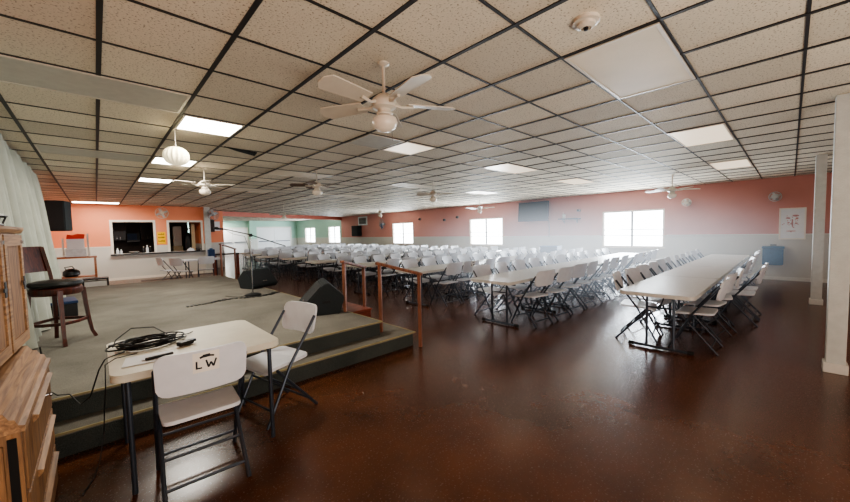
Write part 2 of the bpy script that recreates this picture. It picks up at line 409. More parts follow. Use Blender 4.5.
# windows
def window(n, y0, y1, grille=False):
    t = bpy.data.objects.new('window_%d' % n, None); COL.objects.link(t); t.location = (XR, (y0 + y1) / 2, WZ0); t['kind'] = 'structure'
    w = (y1 - y0) / 2; h = WZ1 - WZ0
    bm = B(); f = .045
    b2(bm, .0, .1, -w, w, 0, f); b2(bm, .0, .1, -w, w, h - f, h); b2(bm, .0, .1, -w, -w + f, f, h - f); b2(bm, .0, .1, w - f, w, f, h - f); b2(bm, -.03, .02, -w - .03, w + .03, -.03, .0)
    S('window_frame', bm, M['trimwhite'], t)
    bm = B(); b2(bm, .03, .08, -.03, .03, f, h - f); S('mullion', bm, M['steelgrey'], t)
    bm = B()
    for s in (-1, 1):
        ya, yb = (-w + f, -.03) if s < 0 else (.03, w - f)
        b2(bm, .045, .065, ya, yb, h * .47, h * .47 + .022)
        b2(bm, .045, .065, ya, yb, h * .31, h * .31 + .02)
        if grille:
            for k in (1, 2, 3): 
                yy = ya + (yb - ya) * k / 4; b2(bm, .048, .051, yy - .007, yy + .007, f, h - f)
            for k in (.7, .85): b2(bm, .048, .051, ya, yb, h * k, h * k + .014)
    S('muntin', bm, M['frame'], t)
    bm = B(); b2(bm, .052, .056, -w + f, w - f, f, h - f); S('pane', bm, M['glass'], t)
for i, (a, b) in enumerate(WINS): window(i + 1, a, b, i >= 2)

# doors of the far mint room
def door(n, x0, x1, z1, panels=2):
    t = bpy.data.objects.new('door_%d' % n, None); COL.objects.link(t); t.location = ((x0 + x1) / 2, YE - .02, 0); t['kind'] = 'structure'
    w = (x1 - x0) / 2
    bm = B(); b2(bm, -w - .1, -w, -.06, .02, 0, z1 + .1); b2(bm, w, w + .1, -.06, .02, 0, z1 + .1); b2(bm, -w, w, -.06, .02, z1, z1 + .1); S('door_frame', bm, M['white'], t)
    for s in (-1, 1):
        bm = B(); b2(bm, min(s * .01, s * w), max(s * .01, s * w), -.04, 0, 0, z1)
        for zz in (.25, 1.2): b2(bm, s * w * .5 - w * .33, s * w * .5 + w * .33, -.05, -.04, zz, zz + .7)
        leaf = S('door_leaf', bm, M['paper'], t)
        bm = B(); b2(bm, min(s * .08, s * (w - .08)), max(s * .08, s * (w - .08)), -.12, -.06, 1.0, 1.05); S('push_bar', bm, M['frame'], leaf)
door(1, 6.95, 9.1, 2.12); door(2, 9.9, 12.7, 2.16)
bm = B(); b2(bm, 9.25, 9.75, YE - .35, YE, 0, CZ); S('trim_9', bm, M['wall_mint'])

# ------------------------------------------------------------------ columns
def column(x, y, w, label):
    t = T('support_column', label, 'column', (x, y, 0))
    bm = B(); box(bm, (0, 0, CZ / 2), (w, w, CZ), bev=.006); O('shaft', bm, M['column'], t)
    bm = B(); box(bm, (0, 0, .05), (w + .035, w + .035, .1), bev=.006); O('base_trim', bm, M['white'], t)
column(5.39, -.345, .135, 'thick pale square column nearest the camera at the right edge')
column(9.7, -.36, .14, 'pale square column farther back, right of the framed red print')
column(3.43, YC + .02, .22, 'pale column at the right end of the coral kitchen wall')

# ------------------------------------------------------------------ ceiling lights
def lens(i0, i1, j0, j1, m, label, group='ceiling light panels'):
    x0, x1, y0, y1 = GX + i0 * TT + .02, GX + i1 * TT - .02, GY + j0 * TT + .012, GY + j1 * TT - .012
    t = T('ceiling_light', label, 'light', ((x0 + x1) / 2, (y0 + y1) / 2, CZ), group=group)
    hx, hy = (x1 - x0) / 2, (y1 - y0) / 2
    bm = B(); b2(bm, -hx, hx, -hy, -hy + .02, -.014, -.001); b2(bm, -hx, hx, hy - .02, hy, -.014, -.001); b2(bm, -hx, -hx + .02, -hy + .02, hy - .02, -.014, -.001); b2(bm, hx - .02, hx, -hy + .02, hy - .02, -.014, -.001)
    O('frame', bm, M['fanwhite'], t)
    bm = B(); b2(bm, -hx + .02, hx - .02, -hy + .02, hy - .02, -.01, -.001); O('diffuser', bm, m, t)
lens(1, 2, 2, 3, M['lamp_on'], 'brightly lit square ceiling light, largest of three left of the big fan')
lens(1, 2, 6, 7, M['lamp_on'], 'lit square ceiling light directly behind the hanging shell pendant')
lens(1, 2, 10, 11, M['lamp_on'], 'lit square ceiling light, farthest of the three over the stage')
lens(-1, 1, 21, 22, M['lamp_on'], 'lit ceiling light strip against the coral wall above its left end')
lens(-1, 1, 1, 2, M['lamp_off'], 'long unlit grey ceiling light panel at upper left')
lens(-1, 1, 6, 7, M['lamp_off'], 'unlit grey ceiling light over the stage left of the hanging shell pendant')
lens(4, 6, -4, -3, M['lamp_dim'], 'large unlit ceiling light panel beside the smoke detector')
lens(4, 5, 1, 2, M['lamp_off'], 'unlit grey ceiling light panel just behind the big white fan')
lens(5, 6, 1, 2, M['lamp_soft'], 'yellow glowing square ceiling light beside the unlit grey one behind the big fan')
for (i, j, lab) in [(9, -4, 'warm glowing ceiling light, nearer of two at right above the long table'), (14.5, -4, 'warm glowing ceiling light, farther of two at upper right near wall'),
                    (9, 1, 'pale ceiling light in the middle of the room above second table row'), (14, 1, 'pale ceiling light near the wall above the flat television'),
                    (9, 6, 'small pale ceiling light left of the far white fan'), (14, 6, 'small pale ceiling light above the far white ceiling fan'),
                    (4, 6, 'dim ceiling light beyond the dark fan in the middle'), (9, 11, 'dim far ceiling light above the far table rows'), (4, 11, 'dim far ceiling light near the coral header')]:
    lens(i, i + 2, j, j + 1, M['lamp_soft'] if j < 2 or i > 9 else M['lamp_dim'], lab)
# missing / broken tile
bm = B(); prism(bm, [(0, 0), (.46, .1), (.5, .34), (.2, .16)], -.012, -.002); o = O('broken_ceiling_tile', bm, M['darkgap']); o.location = (GX + 2 * TT + .05, 5.4, CZ); tag(o, 'dark gap of a broken ceiling tile left of the big fan', 'ceiling tile')

# smoke detector
t = T('smoke_detector', 'round white smoke detector on ceiling beside the large unlit light panel', 'smoke detector', (2.19, .87, CZ))
bm = B(); lathe(bm, [(.075, 0), (.075, -.02), (.06, -.024)], n=28); O('base', bm, M['fanwhite'], t, True)
bm = B(); lathe(bm, [(.055, -.02), (.052, -.04), (.03, -.052), (.028, -.046)], n=28); O('sensor_cap', bm, M['fanwhite'], t, True)
bm = B(); lathe(bm, [(.014, -.045), (.012, -.062), (.004, -.064)], n=12); O('test_button', bm, M['black'], t, True)

# ------------------------------------------------------------------ ceiling fans
def ceiling_fan(loc, drop, rad, rot, label, nb=5, light=True, bladem='fanwhite'):
    t = T('ceiling_fan', label, 'fan', loc, rot)
    bm = B(); lathe(bm, [(.045, 0), (.042, -.008), (.02, -.02), (.012, -.022)], n=20); O('canopy', bm, M['fanwhite'], t, True)
    bm = B(); tube(bm, [(0, 0, -.015), (0, 0, -drop + .05)], .011); O('rod', bm, M['fanwhite'], t, True)
    bm = B(); lathe(bm, [(.02, -drop + .075), (.05, -drop + .06), (.085, -drop + .03), (.095, -drop), (.085, -drop - .03), (.05, -drop - .045), (.05, -drop - .07)], n=24); O('motor', bm, M['fanwhite'], t, True)
    for k in range(nb):
        a = 2 * PI * k / nb
        bm = B()
        def f(u, v):
            x = .17 + (rad - .17) * u; w = .06 + .022 * u
            if u > .85: w *= math.sqrt(max(.05, 1 - ((u - .85) / .16) ** 2))
            y = (v - .5) * 2 * w; z = -drop - .005 + y * .22
            return Vector((x * math.cos(a) - y * math.sin(a), x * math.sin(a) + y * math.cos(a), z))
        slab(bm, 10, 3, f, (0, 0, 1), .008)
        bl = O('blade', bm, M[bladem], t)
        bm = B(); ca, sa = math.cos(a), math.sin(a)
        tube(bm, [(.08 * ca, .08 * sa, -drop), (.13 * ca, .13 * sa, -drop - .02), (.22 * ca, .22 * sa, -drop - .01)], [.014, .01, .014], 6)
        O('blade_bracket', bm, M['fanwhite'], bl, True)
    if light:
        bm = B(); lathe(bm, [(.05, -drop - .06), (.06, -drop - .075), (.055, -drop - .085)], n=20); O('light_fitter', bm, M['fanwhite'], t, True)
        bm = B(); lathe(bm, [(.05, -drop - .085), (.088, -drop - .11), (.095, -drop - .14), (.08, -drop - .175), (.045, -drop - .2), (.008, -drop - .207)], n=24); O('globe', bm, M['glassglobe'], t, True)
        bm = B(); tube(bm, [(.055, .03, -drop - .07), (.06, .035, -drop - .26)], .002, 5); O('pull_chain', bm, M['chrome'], t)
    return t
ceiling_fan((1.6, 2.09, CZ), .29, .55, -.49, 'big white five-blade ceiling fan with round globe nearest the camera')
ceiling_fan((3.22, 6.45, CZ), .28, .5, .2, 'dark-looking ceiling fan with light cluster hanging beyond the biggest fan', light=True, bladem='fandark')
ceiling_fan((6.15, 6.15, CZ), .3, .5, .5, 'small pale ceiling fan in the middle distance, above third table row')
ceiling_fan((10.9, 8.35, CZ), .36, .58, .1, 'white ceiling fan in front of the second wall window')
ceiling_fan((10.2, 2.0, CZ), .36, .58, .25, 'white ceiling fan above the nearest wall window at right')
ceiling_fan((8.8, 12.0, CZ), .36, .58, .6, 'small far white ceiling fan left of the far barred window')
ceiling_fan((1.5, 7.4, CZ), .28, .5, .8, 'small pale ceiling fan over the stage behind the hanging shell')
ceiling_fan((5.6, 14.2, CZ), .4, .55, .3, 'far white ceiling fan in front of the mint room opening')

# shell pendant
t = T('pendant_lamp', 'cream ribbed shell-shaped pendant hanging over the stage', 'lamp', (.73, 4.93, CZ))
bm = B(); lathe(bm, [(.03, 0), (.03, -.012), (.008, -.02)], n=14); O('canopy', bm, M['fanwhite'], t, True)
bm = B(); tube(bm, [(0, 0, -.01), (0, 0, -.2)], .004, 6); O('cord', bm, M['fanwhite'], t)
bm = B(); prof = [(.012, -.19)] + [(.125 * math.sin(a) ** .8, -.3 + .105 * math.cos(a)) for a in [PI * k / 12 for k in range(1, 12)]] + [(.01, -.405)]
lathe(bm, prof, n=64, wob=lambda a: 1 + .05 * math.cos(16 * a)); O('shade', bm, M['shell'], t, True)

# wall fans
def wall_fan(loc, rz, r, label, m='fanwhite', bladem='clear'):
    t = T('wall_fan', label, 'fan', loc, rz)   # faces local -Y
    bm = B(); box(bm, (0, -.02, 0), (.1, .04, .16), bev=.008); tube(bm, [(0, -.03, .02), (0, -.12, .0)], .02); O('bracket', bm, M[m], t)
    bm = B(); lathe(bm, [(.05, -.08), (.07, -.11), (.07, -.19), (.03, -.22)], axis='Y', n=18); O('motor', bm, M[m], t, True)
    bm = B()
    for k in range(4):
        a = 2 * PI * k / 4 + .4
        def f(u, v):
            q = .05 + (r * .86 - .05) * u; w = (.2 + .45 * u * (1.25 - u)) * r * (v - .5)
            return Vector((q * math.cos(a) - w * math.sin(a), -.24 + (v - .5) * .07, q * math.sin(a) + w * math.cos(a)))
        slab(bm, 5, 3, f, (0, -1, 0), .004)
    lathe(bm, [(.05, -.22), (.05, -.26), (.02, -.28)], axis='Y', n=14)
    O('blades', bm, M[bladem], t, True)
    bm = B()
    for q, yy in ((1, -.24), (.97, -.29), (.97, -.19), (.55, -.31), (.3, -.315)):
        tube(bm, [(r * q * math.cos(2 * PI * k / 28), yy, r * q * math.sin(2 * PI * k / 28)) for k in range(28)], .005, 5, closed=True)
    for k in range(20):
        a = 2 * PI * k / 20; c, s = math.cos(a), math.sin(a)
        tube(bm, [(.05 * c, -.32, .05 * s), (r * .55 * c, -.31, r * .55 * s), (r * .97 * c, -.29, r * .97 * s), (r * c, -.24, r * s), (r * .97 * c, -.19, r * .97 * s), (.07 * c, -.16, .07 * s)], .0022, 4)
    lathe(bm, [(.055, -.318), (.05, -.326), (.01, -.33)], axis='Y', n=16)
    O('cage', bm, M[m], t, True)
wall_fan((1.9, YC, 2.47), 0, .21, 'white round wall fan on coral wall between the two kitchen openings')
wall_fan((3.5, YC - .1, 2.45), .5, .24, 'grey wall fan on the column at the end of the coral wall', 'steelgrey')
wall_fan((XR, 17.7, 2.06), -PI / 2 - .3, .34, 'dark-bladed wall fan beside the far barred window', 'steelgrey', 'navy')
wall_fan((XR, .3, 2.24), -PI / 2, .125, 'pale wall fan with pinkish-grey blades above the framed red print', 'column', 'column')
wall_fan((XR, 2.2, 2.23), -PI / 2, .115, 'small pale wall fan on salmon wall right of nearest window', 'fanwhite')

# ------------------------------------------------------------------ stage
t = T('stage', 'low carpeted stage platform with a lower wrap-around step at front and side', 'stage', (0, 0, 0))
SX, SY0, SY1, SZ = 2.66, 3.66, 11.75, .36
bm = B(); b2(bm, XL + .003, SX, SY0, SY1, SZ - .02, SZ); O('deck', bm, M['carpet'], t)
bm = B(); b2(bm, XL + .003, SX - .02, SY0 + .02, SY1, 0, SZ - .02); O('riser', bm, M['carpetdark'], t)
bm = B(); b2(bm, XL + .003, 3.04, 3.44, SY0 + .02, .16, .18); b2(bm, SX - .02, 3.04, SY0 + .02, 4.55, .16, .18); O('step_tread', bm, M['carpet'], t)
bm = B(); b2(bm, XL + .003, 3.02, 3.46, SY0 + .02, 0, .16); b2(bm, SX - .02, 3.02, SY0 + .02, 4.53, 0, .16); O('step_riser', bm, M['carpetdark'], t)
bm = B(); b2(bm, XL + .003, SX + .008, SY0 - .008, SY0 + .006, SZ - .01, SZ + .004); b2(bm, SX - .006, SX + .008, SY0 + .006, SY1, SZ - .01, SZ + .004); O('nosing', bm, M['nosing'], t)
bm = B(); b2(bm, XL + .003, 3.048, 3.432, 3.448, .170, .184); b2(bm, 3.034, 3.048, 3.448, 4.55, .170, .184); O('nosing', bm, M['nosing'], t)
t = T('wooden_step_box', 'reddish wooden box step against the stage side between the handrails', 'step', (2.9, 4.95, 0))
bm = B(); b2(bm, -.22, .22, -.38, .38, 0, .3, bev=.01); O('body', bm, M['redwood'], t)
bm = B(); b2(bm, -.235, .235, -.39, .39, .3, .325, bev=.006); O('tread', bm, M['redwood'], t)

def handrail(p0, p1, z0, z1, h0, h1, label, cross=()):
    t = T('handrail', label, 'handrail', (p0[0], p0[1], z0))
    d = Vector((p1[0] - p0[0], p1[1] - p0[1], 0)); rz = math.atan2(d.y, d.x)
    w = .043
    for (q, za, zb) in ((Vector((0, 0, 0)), 0, h0 - z0), (d, z1 - z0, h1 - z0)):
        bm = B(); box(bm, (q.x, q.y, (za + zb) / 2), (w, w, zb - za), rz=rz, bev=.004); O('post', bm, M['rail'], t)
    n = d.normalized(); a = -n * .05; b = d + n * .05
    sl = (h1 - h0) / d.length
    bm = B(); mid = (a + b) / 2; L = (b - a).length
    box(bm, (mid.x, mid.y, (h0 + h1) / 2 - z0 + .015), (math.hypot(L, h1 - h0), .07, .035), rz=rz, ry=-math.atan(sl), bev=.006); O('top_rail', bm, M['rail'], t)
    for c in cross:
        bm = B(); mid = d / 2
        box(bm, (mid.x, mid.y, (h0 + h1) / 2 - z0 - c), (math.hypot(d.length, h1 - h0), .02, .05), rz=rz, ry=-math.atan(sl)); O('mid_rail', bm, M['rail'], t)
handrail((2.72, 3.76), (3.045, 3.34), .186, 0, 1.09, .96, 'wooden handrail from lower step to floor at the front stage corner')
handrail((2.6, 4.47), (3.12, 4.75), .37, 0, 1.09, .96, 'wooden handrail at stage edge behind the wooden box step', ())
handrail((2.6, 11.3), (3.2, 12.2), .366, 0, 1.28, 1.1, 'far wooden handrail at the back corner of the stage')

# tape/cable dashes on stage
bm = B()
path = [(1.02, 6.88), (1.2, 6.93), (1.35, 6.93), (1.55, 7.05), (1.72, 7.12), (1.95, 7.02), (2.15, 6.93), (2.35, 6.98), (2.6, 7.12), (2.6, 7.2)]
for i in range(len(path) - 1):
    a, b = Vector(path[i]), Vector(path[i + 1])
    for k in range(3):
        c = a.lerp(b, (k + .5) / 3); d = b - a
        box(bm, (c.x, c.y, SZ + .006), (max(.01, d.length / 3 * .6), .08 + .1 * random.random(), .008), rz=math.atan2(d.y, d.x) + random.uniform(-.5, .5))
tag(O('tape_line', bm, M['cable']), 'broken line of black tape and cable across the stage carpet', 'tape')

# stage monitors
def monitor(loc, rz, s, label):
    t = T('stage_monitor', label, 'speaker', loc, rz)
    # wedge profile in local Y/Z, front faces +Y slanted, extruded on X
    w = .3 * s
    prof = [(-.2 * s, 0), (.17 * s, 0), (.25 * s, .07 * s), (-.02 * s, .36 * s), (-.08 * s, .38 * s), (-.27 * s, .2 * s)]
    bm = B(); prism(bm, prof, -w, w, 'X'); bmesh.ops.bevel(bm, geom=bm.edges[:], offset=.012, segments=2, affect='EDGES'); O('cabinet', bm, M['black_carpet'], t)
    a = Vector((0, .24 * s, .085 * s)); b = Vector((0, -.01 * s, .35 * s)); d = (b - a); n = Vector((0, d.z, -d.y)).normalized()
    c = (a + b) / 2 + n * .006
    bm = B(); box(bm, c, (w * 1.84, .014, d.length * .9), rx=-math.atan2(-d.y, d.z) * -1); 
    O('grille', bm, M['black_grille'], t)
    bm = B(); q = a + d * .2 + n * .016; box(bm, q, (.1 * s, .004, .018 * s), rx=math.atan2(-d.y, d.z)); O('badge', bm, M['chrome'], t)
    bm = B(); b2(bm, -w - .004, -w + .004, -.09 * s, .0, .14 * s, .17 * s); O('handle', bm, M['rubber'], t)
monitor((2.62, 8.25, SZ), PI + .35, 1.05, 'black wedge stage monitor lying farther back behind the microphone stand')
monitor((2.42, 4.9, SZ), 1.2, 1.2, 'black wedge stage monitor at stage edge near the front handrail')

# microphone stand
t = T('microphone_stand', 'boom microphone stand on round black base in middle of the stage', 'microphone stand', (2.17, 7.2, SZ))
bm = B(); lathe(bm, [(.15, 0), (.15, .015), (.1, .035), (.02, .05)], n=28); O('base', bm, M['rubber'], t, True)
bm = B(); tube(bm, [(0, 0, .04), (0, 0, .7)], .011); tube(bm, [(0, 0, .68), (.01, 0, 1.16)], .008); O('pole', bm, M['chrome'], t, True)
bm = B(); lathe(bm, [(.016, .66), (.02, .68), (.02, .74), (.012, .76)], n=14); O('clutch', bm, M['black'], t, True)
bm = B(); tube(bm, [(.66, -.03, .93), (.0, 0, 1.18), (-.42, .02, 1.29)], .0095); box(bm, (.01, 0, 1.17), (.05, .05, .06)); O('boom', bm, M['black'], t, True)
bm = B(); tube(bm, [(-.42, .02, 1.29), (-.52, .02, 1.3), (-.55, .02, 1.31), (-.6, .02, 1.315)], [.014, .017, .028, .022], 12); O('microphone', bm, M['black'], t, True)
bm = B(); tube(bm, [(-.42, .02, 1.28), (-.3, .01, 1.2), (-.1, 0, 1.15), (-.02, .02, .9), (.015, .02, .5), (-.02, -.02, .08), (-.1, -.12, .03), (-.3, -.1, .015), (-.42, .25, .012)], .004, 6); O('microphone_cable', bm, M['cable'], t, True)

# bar stool
def bar_stool():
    t = T('bar_stool', 'dark cherry wooden swivel bar stool with black leather seat on the stage', 'stool', (-.35, 5.68, SZ + .001), -.62)
    for k, (sx, sy) in enumerate(((1, 1), (1, -1), (-1, 1), (-1, -1))):
        bm = B(); P = [(sx * .15, sy * .15, .6), (sx * .16, sy * .16, .4), (sx * .175, sy * .175, .2), (sx * .187, sy * .187, .08), (sx * .21, sy * .21, .0)]
        for a, b in zip(P, P[1:]):
            pass
        tube(bm, P, [.03, .027, .024, .022, .024], 4); O('leg', bm, M['cherry'], t)
    for (ax, ay, bx_, by) in ((1, 1, 1, -1), (1, -1, -1, -1), (-1, -1, -1, 1), (-1, 1, 1, 1)):
        bm = B(); q = .172; tube(bm, [(ax * q, ay * q, .24), ((ax + bx_) * q * .56, (ay + by) * q * .56, .235), (bx_ * q, by * q, .24)], .018, 6); O('stretcher', bm, M['cherry'], t)
    bm = B(); lathe(bm, [(.2, .55), (.215, .57), (.215, .62), (.2, .635)], n=28); O('seat_frame', bm, M['cherry'], t, True)
    bm = B(); lathe(bm, [(.21, .645), (.225, .665), (.215, .695), (.15, .71), (.02, .712)], n=28); O('seat_cushion', bm, M['leather'], t, True)
    # swivel frame + back rising on local -X side
    for s in (-1, 1):
        bm = B(); tube(bm, [(-.17, s * .17, .62), (-.205, s * .18, .8), (-.27, s * .185, 1.08)], .022, 4); O('back_post', bm, M['cherry'], t)
    def f(u, v):
        z = .80 + .29 * v; x = -.215 - .055 * ((z - .8) / .28) - .025 * math.cos((u - .5) * PI)
        return Vector((x, (u - .5) * .38, z))
    bm = B(); slab(bm, 8, 4, f, (-1, 0, 0), .02); O('backrest', bm, M['cherry'], t, True)
bar_stool()

# ------------------------------------------------------------------ foreground oak cabinet (upper and lower units)
t = T('oak_drawer_cabinet', 'golden oak drawer cabinet standing on the floor at left foreground', 'cabinet', (-.25, 3.15, 0))
D0, Y0 = -.62, -1.06
bm = B(); b2(bm, D0, -.03, Y0, 0, 0, .76, bev=.004); b2(bm, -.03, -.008, -.03, 0, 0, .76); b2(bm, -.03, -.008, Y0, Y0 + .03, 0, .76); O('body', bm, M['oak'], t)
bm = B(); prism(bm, [(D0, .762), (.004, .762), (.006, .785), (-.012, .792), (-.02, .815), (-.035, .82), (-.048, .848), (-.066, .853), (-.085, .885), (-.1, .888), (D0, .888)], Y0 - .01, .01, 'Y'); O('top_moulding', bm, M['oak_h'], t)
bm = B(); b2(bm, -.045, -.02, Y0 - .006, Y0 - .001, .02, .74); O('side_gap_shade', bm, M['darkgap'], t)  # dark strip laid on the side in place of a shaded gap
bm = B(); b2(bm, -.40, -.055, Y0 - .012, Y0 - .001, .03, .72, bev=.003); O('side_panel', bm, M['oak'], t)
for z0, z1 in ((.50, .745), (.27, .485), (.03, .255)):
    bm = B(); b2(bm, -.029, 0, Y0 + .035, -.035, z0, z1, bev=.004); d = O('drawer', bm, M['oak'], t)
    if z0 > .4:
        bm = B(); lathe(bm, [(.008, .0), (.006, .012), (.012, .018), (.01, .025), (.003, .028)], c=(0, -.3, (z0 + z1) / 2 + .03), axis='X', n=14); O('knob', bm, M['chrome'], d, True)
    bm = B(); prism(bm, [(0, z1 - .05), (.016, z1 - .035), (.02, z1 - .02), (0, z1 - .012)], Y0 + .25, -.12, 'Y'); O('grip_moulding', bm, M['oak_h'], d)
t = T('oak_wall_cabinet', 'tall golden oak cabinet with black-hinged doors resting on the drawer cabinet', 'cabinet', (-.325, 3.17, .892), -.06)
bm = B(); b2(bm, -.45, -.035, -1.3, -.05, .0, .02); b2(bm, -.45, -.02, -1.3, 0, .02, .67); O('body', bm, M['oak'], t)
bm = B(); prism(bm, [(-.46, .67), (.0, .67), (.012, .69), (.012, .705), (-.46, .705)], -1.32, .015, 'Y'); O('top_moulding', bm, M['oak_h'], t)
for q in range(3):
    y1, y0 = -.02 - q * .40, -.40 - q * .40
    bm = B(); b2(bm, -.02, 0, y0, y1, .03, .665, bev=.004); d = O('door', bm, M['oak'], t)
    bm = B(); e = .05
    b2(bm, 0, .008, y0 + .005, y0 + e, .04, .66); b2(bm, 0, .008, y1 - e, y1 - .005, .04, .66); b2(bm, 0, .008, y0 + e, y1 - e, .04, .1); b2(bm, 0, .008, y0 + e, y1 - e, .6, .66)
    O('door_frame', bm, M['oak_h'], d)
    bm = B(); yy = (y1 - .03) if q == 0 else (y1 - .03)
    box(bm, (.009, yy, .38), (.006, .03, .08), bev=.002); O('latch', bm, M['black'], d)
    bm = B(); box(bm, (.014, yy - .03, .38), (.006, .05, .02), bev=.002); O('latch_handle', bm, M['black'], d)
    bm = B(); box(bm, (.012, yy, .62), (.008, .02, .02)); O('catch', bm, M['chrome'], d)
t = T('wire_basket', 'small black wire basket with a handle on top of the oak cabinet', 'basket', (-.42, 2.85, 1.6))
bm = B()
for z, r in ((.005, .07), (.05, .085)): tube(bm, [(r * math.cos(2 * PI * k / 20), r * 1.4 * math.sin(2 * PI * k / 20), z) for k in range(20)], .006, 6, closed=True)
for k in range(12):
    a = 2 * PI * k / 12; tube(bm, [(.07 * math.cos(a), .098 * math.sin(a), .005), (.085 * math.cos(a), .119 * math.sin(a), .05)], .003, 5)
O('basket_body', bm, M['black'], t)
bm = B(); tube(bm, [(0, -.11, .05), (0, -.09, .1), (0, -.03, .125), (0, .03, .125), (0, .09, .1), (0, .11, .05)], .006, 6); O('handle', bm, M['black'], t, True)

# ------------------------------------------------------------------ curtain
def curtain():
    t = T('stage_curtain', 'long pale grey-green curtain hanging along the left wall beside the stage', 'curtain', (-.8, 6.4, SZ))
    bm = B()
    H = CZ - SZ - .07; Yn, Yf = -3.3, 2.9
    def f(u, v):
        # v 0 bottom .. 1 top
        y = Yn + (Yf - Yn) * u; fl = (1 - v) ** .8
        ph = u * 2 * PI * 19
        amp = .03 + .045 * fl
        x = .06 + .23 * fl * (.3 + .7 * min(1, u * 1.1)) + amp * math.sin(ph + .6 * math.sin(ph * .37) + v * .5) + .02 * math.sin(ph * .31 + 2 * v)
        y += .03 * math.sin(ph * .5 + v * 2) + .1 * fl * u
        return Vector((x, y, H * v + .02))
    slab(bm, 300, 14, f, (-1, 0, 0), .004); O('fabric', bm, M['curtain'], t, True)
    bm = B(); tube(bm, [(.05, Yn, H + .03), (.05, Yf + .02, H + .03)], .012); O('rod', bm, M['steelgrey'], t, True)
curtain()
t = T('storage_tote', 'dark blue storage tote on the stage behind the bar stool', 'box', (-.42, 7.7, SZ), .1)
bm = B(); b2(bm, -.14, .14, -.28, .28, 0, .2, bev=.012); O('body', bm, M['black'], t)
bm = B(); b2(bm, -.15, .15, -.29, .29, .2, .24, bev=.008); O('lid', bm, M['navy'], t)

# wall loudspeaker over stage
t = T('wall_loudspeaker', 'black loudspeaker mounted high on the wall past the curtain', 'speaker', (-.62, 10.6, 1.71), -.1)
bm = B(); prism(bm, [(-.17, .15), (-.11, -.18), (.2, -.18), (.26, .15)], 0, .62, 'Z'); bmesh.ops.bevel(bm, geom=bm.edges[:], offset=.012, segments=2, affect='EDGES'); O('cabinet', bm, M['black_carpet'], t)
bm = B(); b2(bm, -.09, .18, -.192, -.178, .03, .59); O('grille', bm, M['black_grille'], t)
bm = B(); b2(bm, -.43, -.12, -.03, .03, .28, .34); b2(bm, -.455, -.42, -.1, .1, .2, .42); O('bracket', bm, M['steelgrey'], t)

# ------------------------------------------------------------------ folding chairs
def rounded_panel(w0, w1, h, r, u, v):
    """map unit square to rounded panel; returns x,z"""
    z = v * h; w = w0 + (w1 - w0) * v
    dz = min(z, h - z)
    cut = 0
    if dz < r: cut = r - math.sqrt(max(0, r * r - (r - dz) ** 2))
    return (u - .5) * 2 * (w / 2 - cut), z
VV = [0, .03, .09, .2, .35, .5, .65, .8, .91, .97, 1]
def chair_parts(sticker=False):
    P = []
    def back(u, v):
        k = v * 10; i = min(9, int(k)); vv = VV[i] + (VV[i + 1] - VV[i]) * (k - i)
        x, z = rounded_panel(.445, .455, .25, .055, u, vv)
        zz = .635 + z; y = -.175 - (zz - .45) * .24 - .035 * (1 - (x / .23) ** 2)
        return Vector((x, y, zz))
    bm = B(); slab(bm, 10, 10, back, (0, 1, 0), .022); P.append(('backrest', bm, M['plastic'], True))
    def seat(u, v):
        k = v * 10; i = min(9, int(k)); vv = VV[i] + (VV[i + 1] - VV[i]) * (k - i)
        x, y = rounded_panel(.40, .43, .40, .05, u, vv)
        yy = -.19 + y
        z = .435 - .012 * math.sin(PI * vv) * (1 - (x / .22) ** 2) + (.02 * (1 - vv)) - (.035 * max(0, vv - .9) / .1)
        return Vector((x, yy, z))
    bm = B(); slab(bm, 10, 10, seat, (0, 0, 1), .022); P.append(('seat', bm, M['plastic'], True))
    for s in (-1, 1):
        bm = B(); tube(bm, [(s * .222, .245, .0), (s * .222, .02, .44), (s * .222, -.24, .80)], .0125, 8); P.append(('leg', bm, M['frame'], True))
        bm = B(); tube(bm, [(s * .205, .13, .425), (s * .208, .06, .34), (s * .212, -.235, .0)], .0125, 8); P.append(('leg', bm, M['frame'], True))
    bm = B(); tube(bm, [(-.222, .19, .115), (.222, .19, .115)], .009, 6); tube(bm, [(-.222, .10, .285), (.222, .10, .285)], .009, 6); P.append(('front_crossbar', bm, M['frame'], True))
    bm = B(); tube(bm, [(-.211, -.17, .075), (.211, -.17, .075)], .009, 6); tube(bm, [(-.209, -.06, .20), (.209, -.06, .20)], .009, 6); P.append(('rear_crossbar', bm, M['frame'], True))
    return P
def build_chair(label, group, sticker=False):
    t = T('folding_chair', label, 'chair', group=group); ob = {}
    for nm, bm, m, sm in chair_parts(): ob[nm] = O(nm, bm, m, t, sm)
    if sticker: add_sticker(ob['backrest'])
    return t
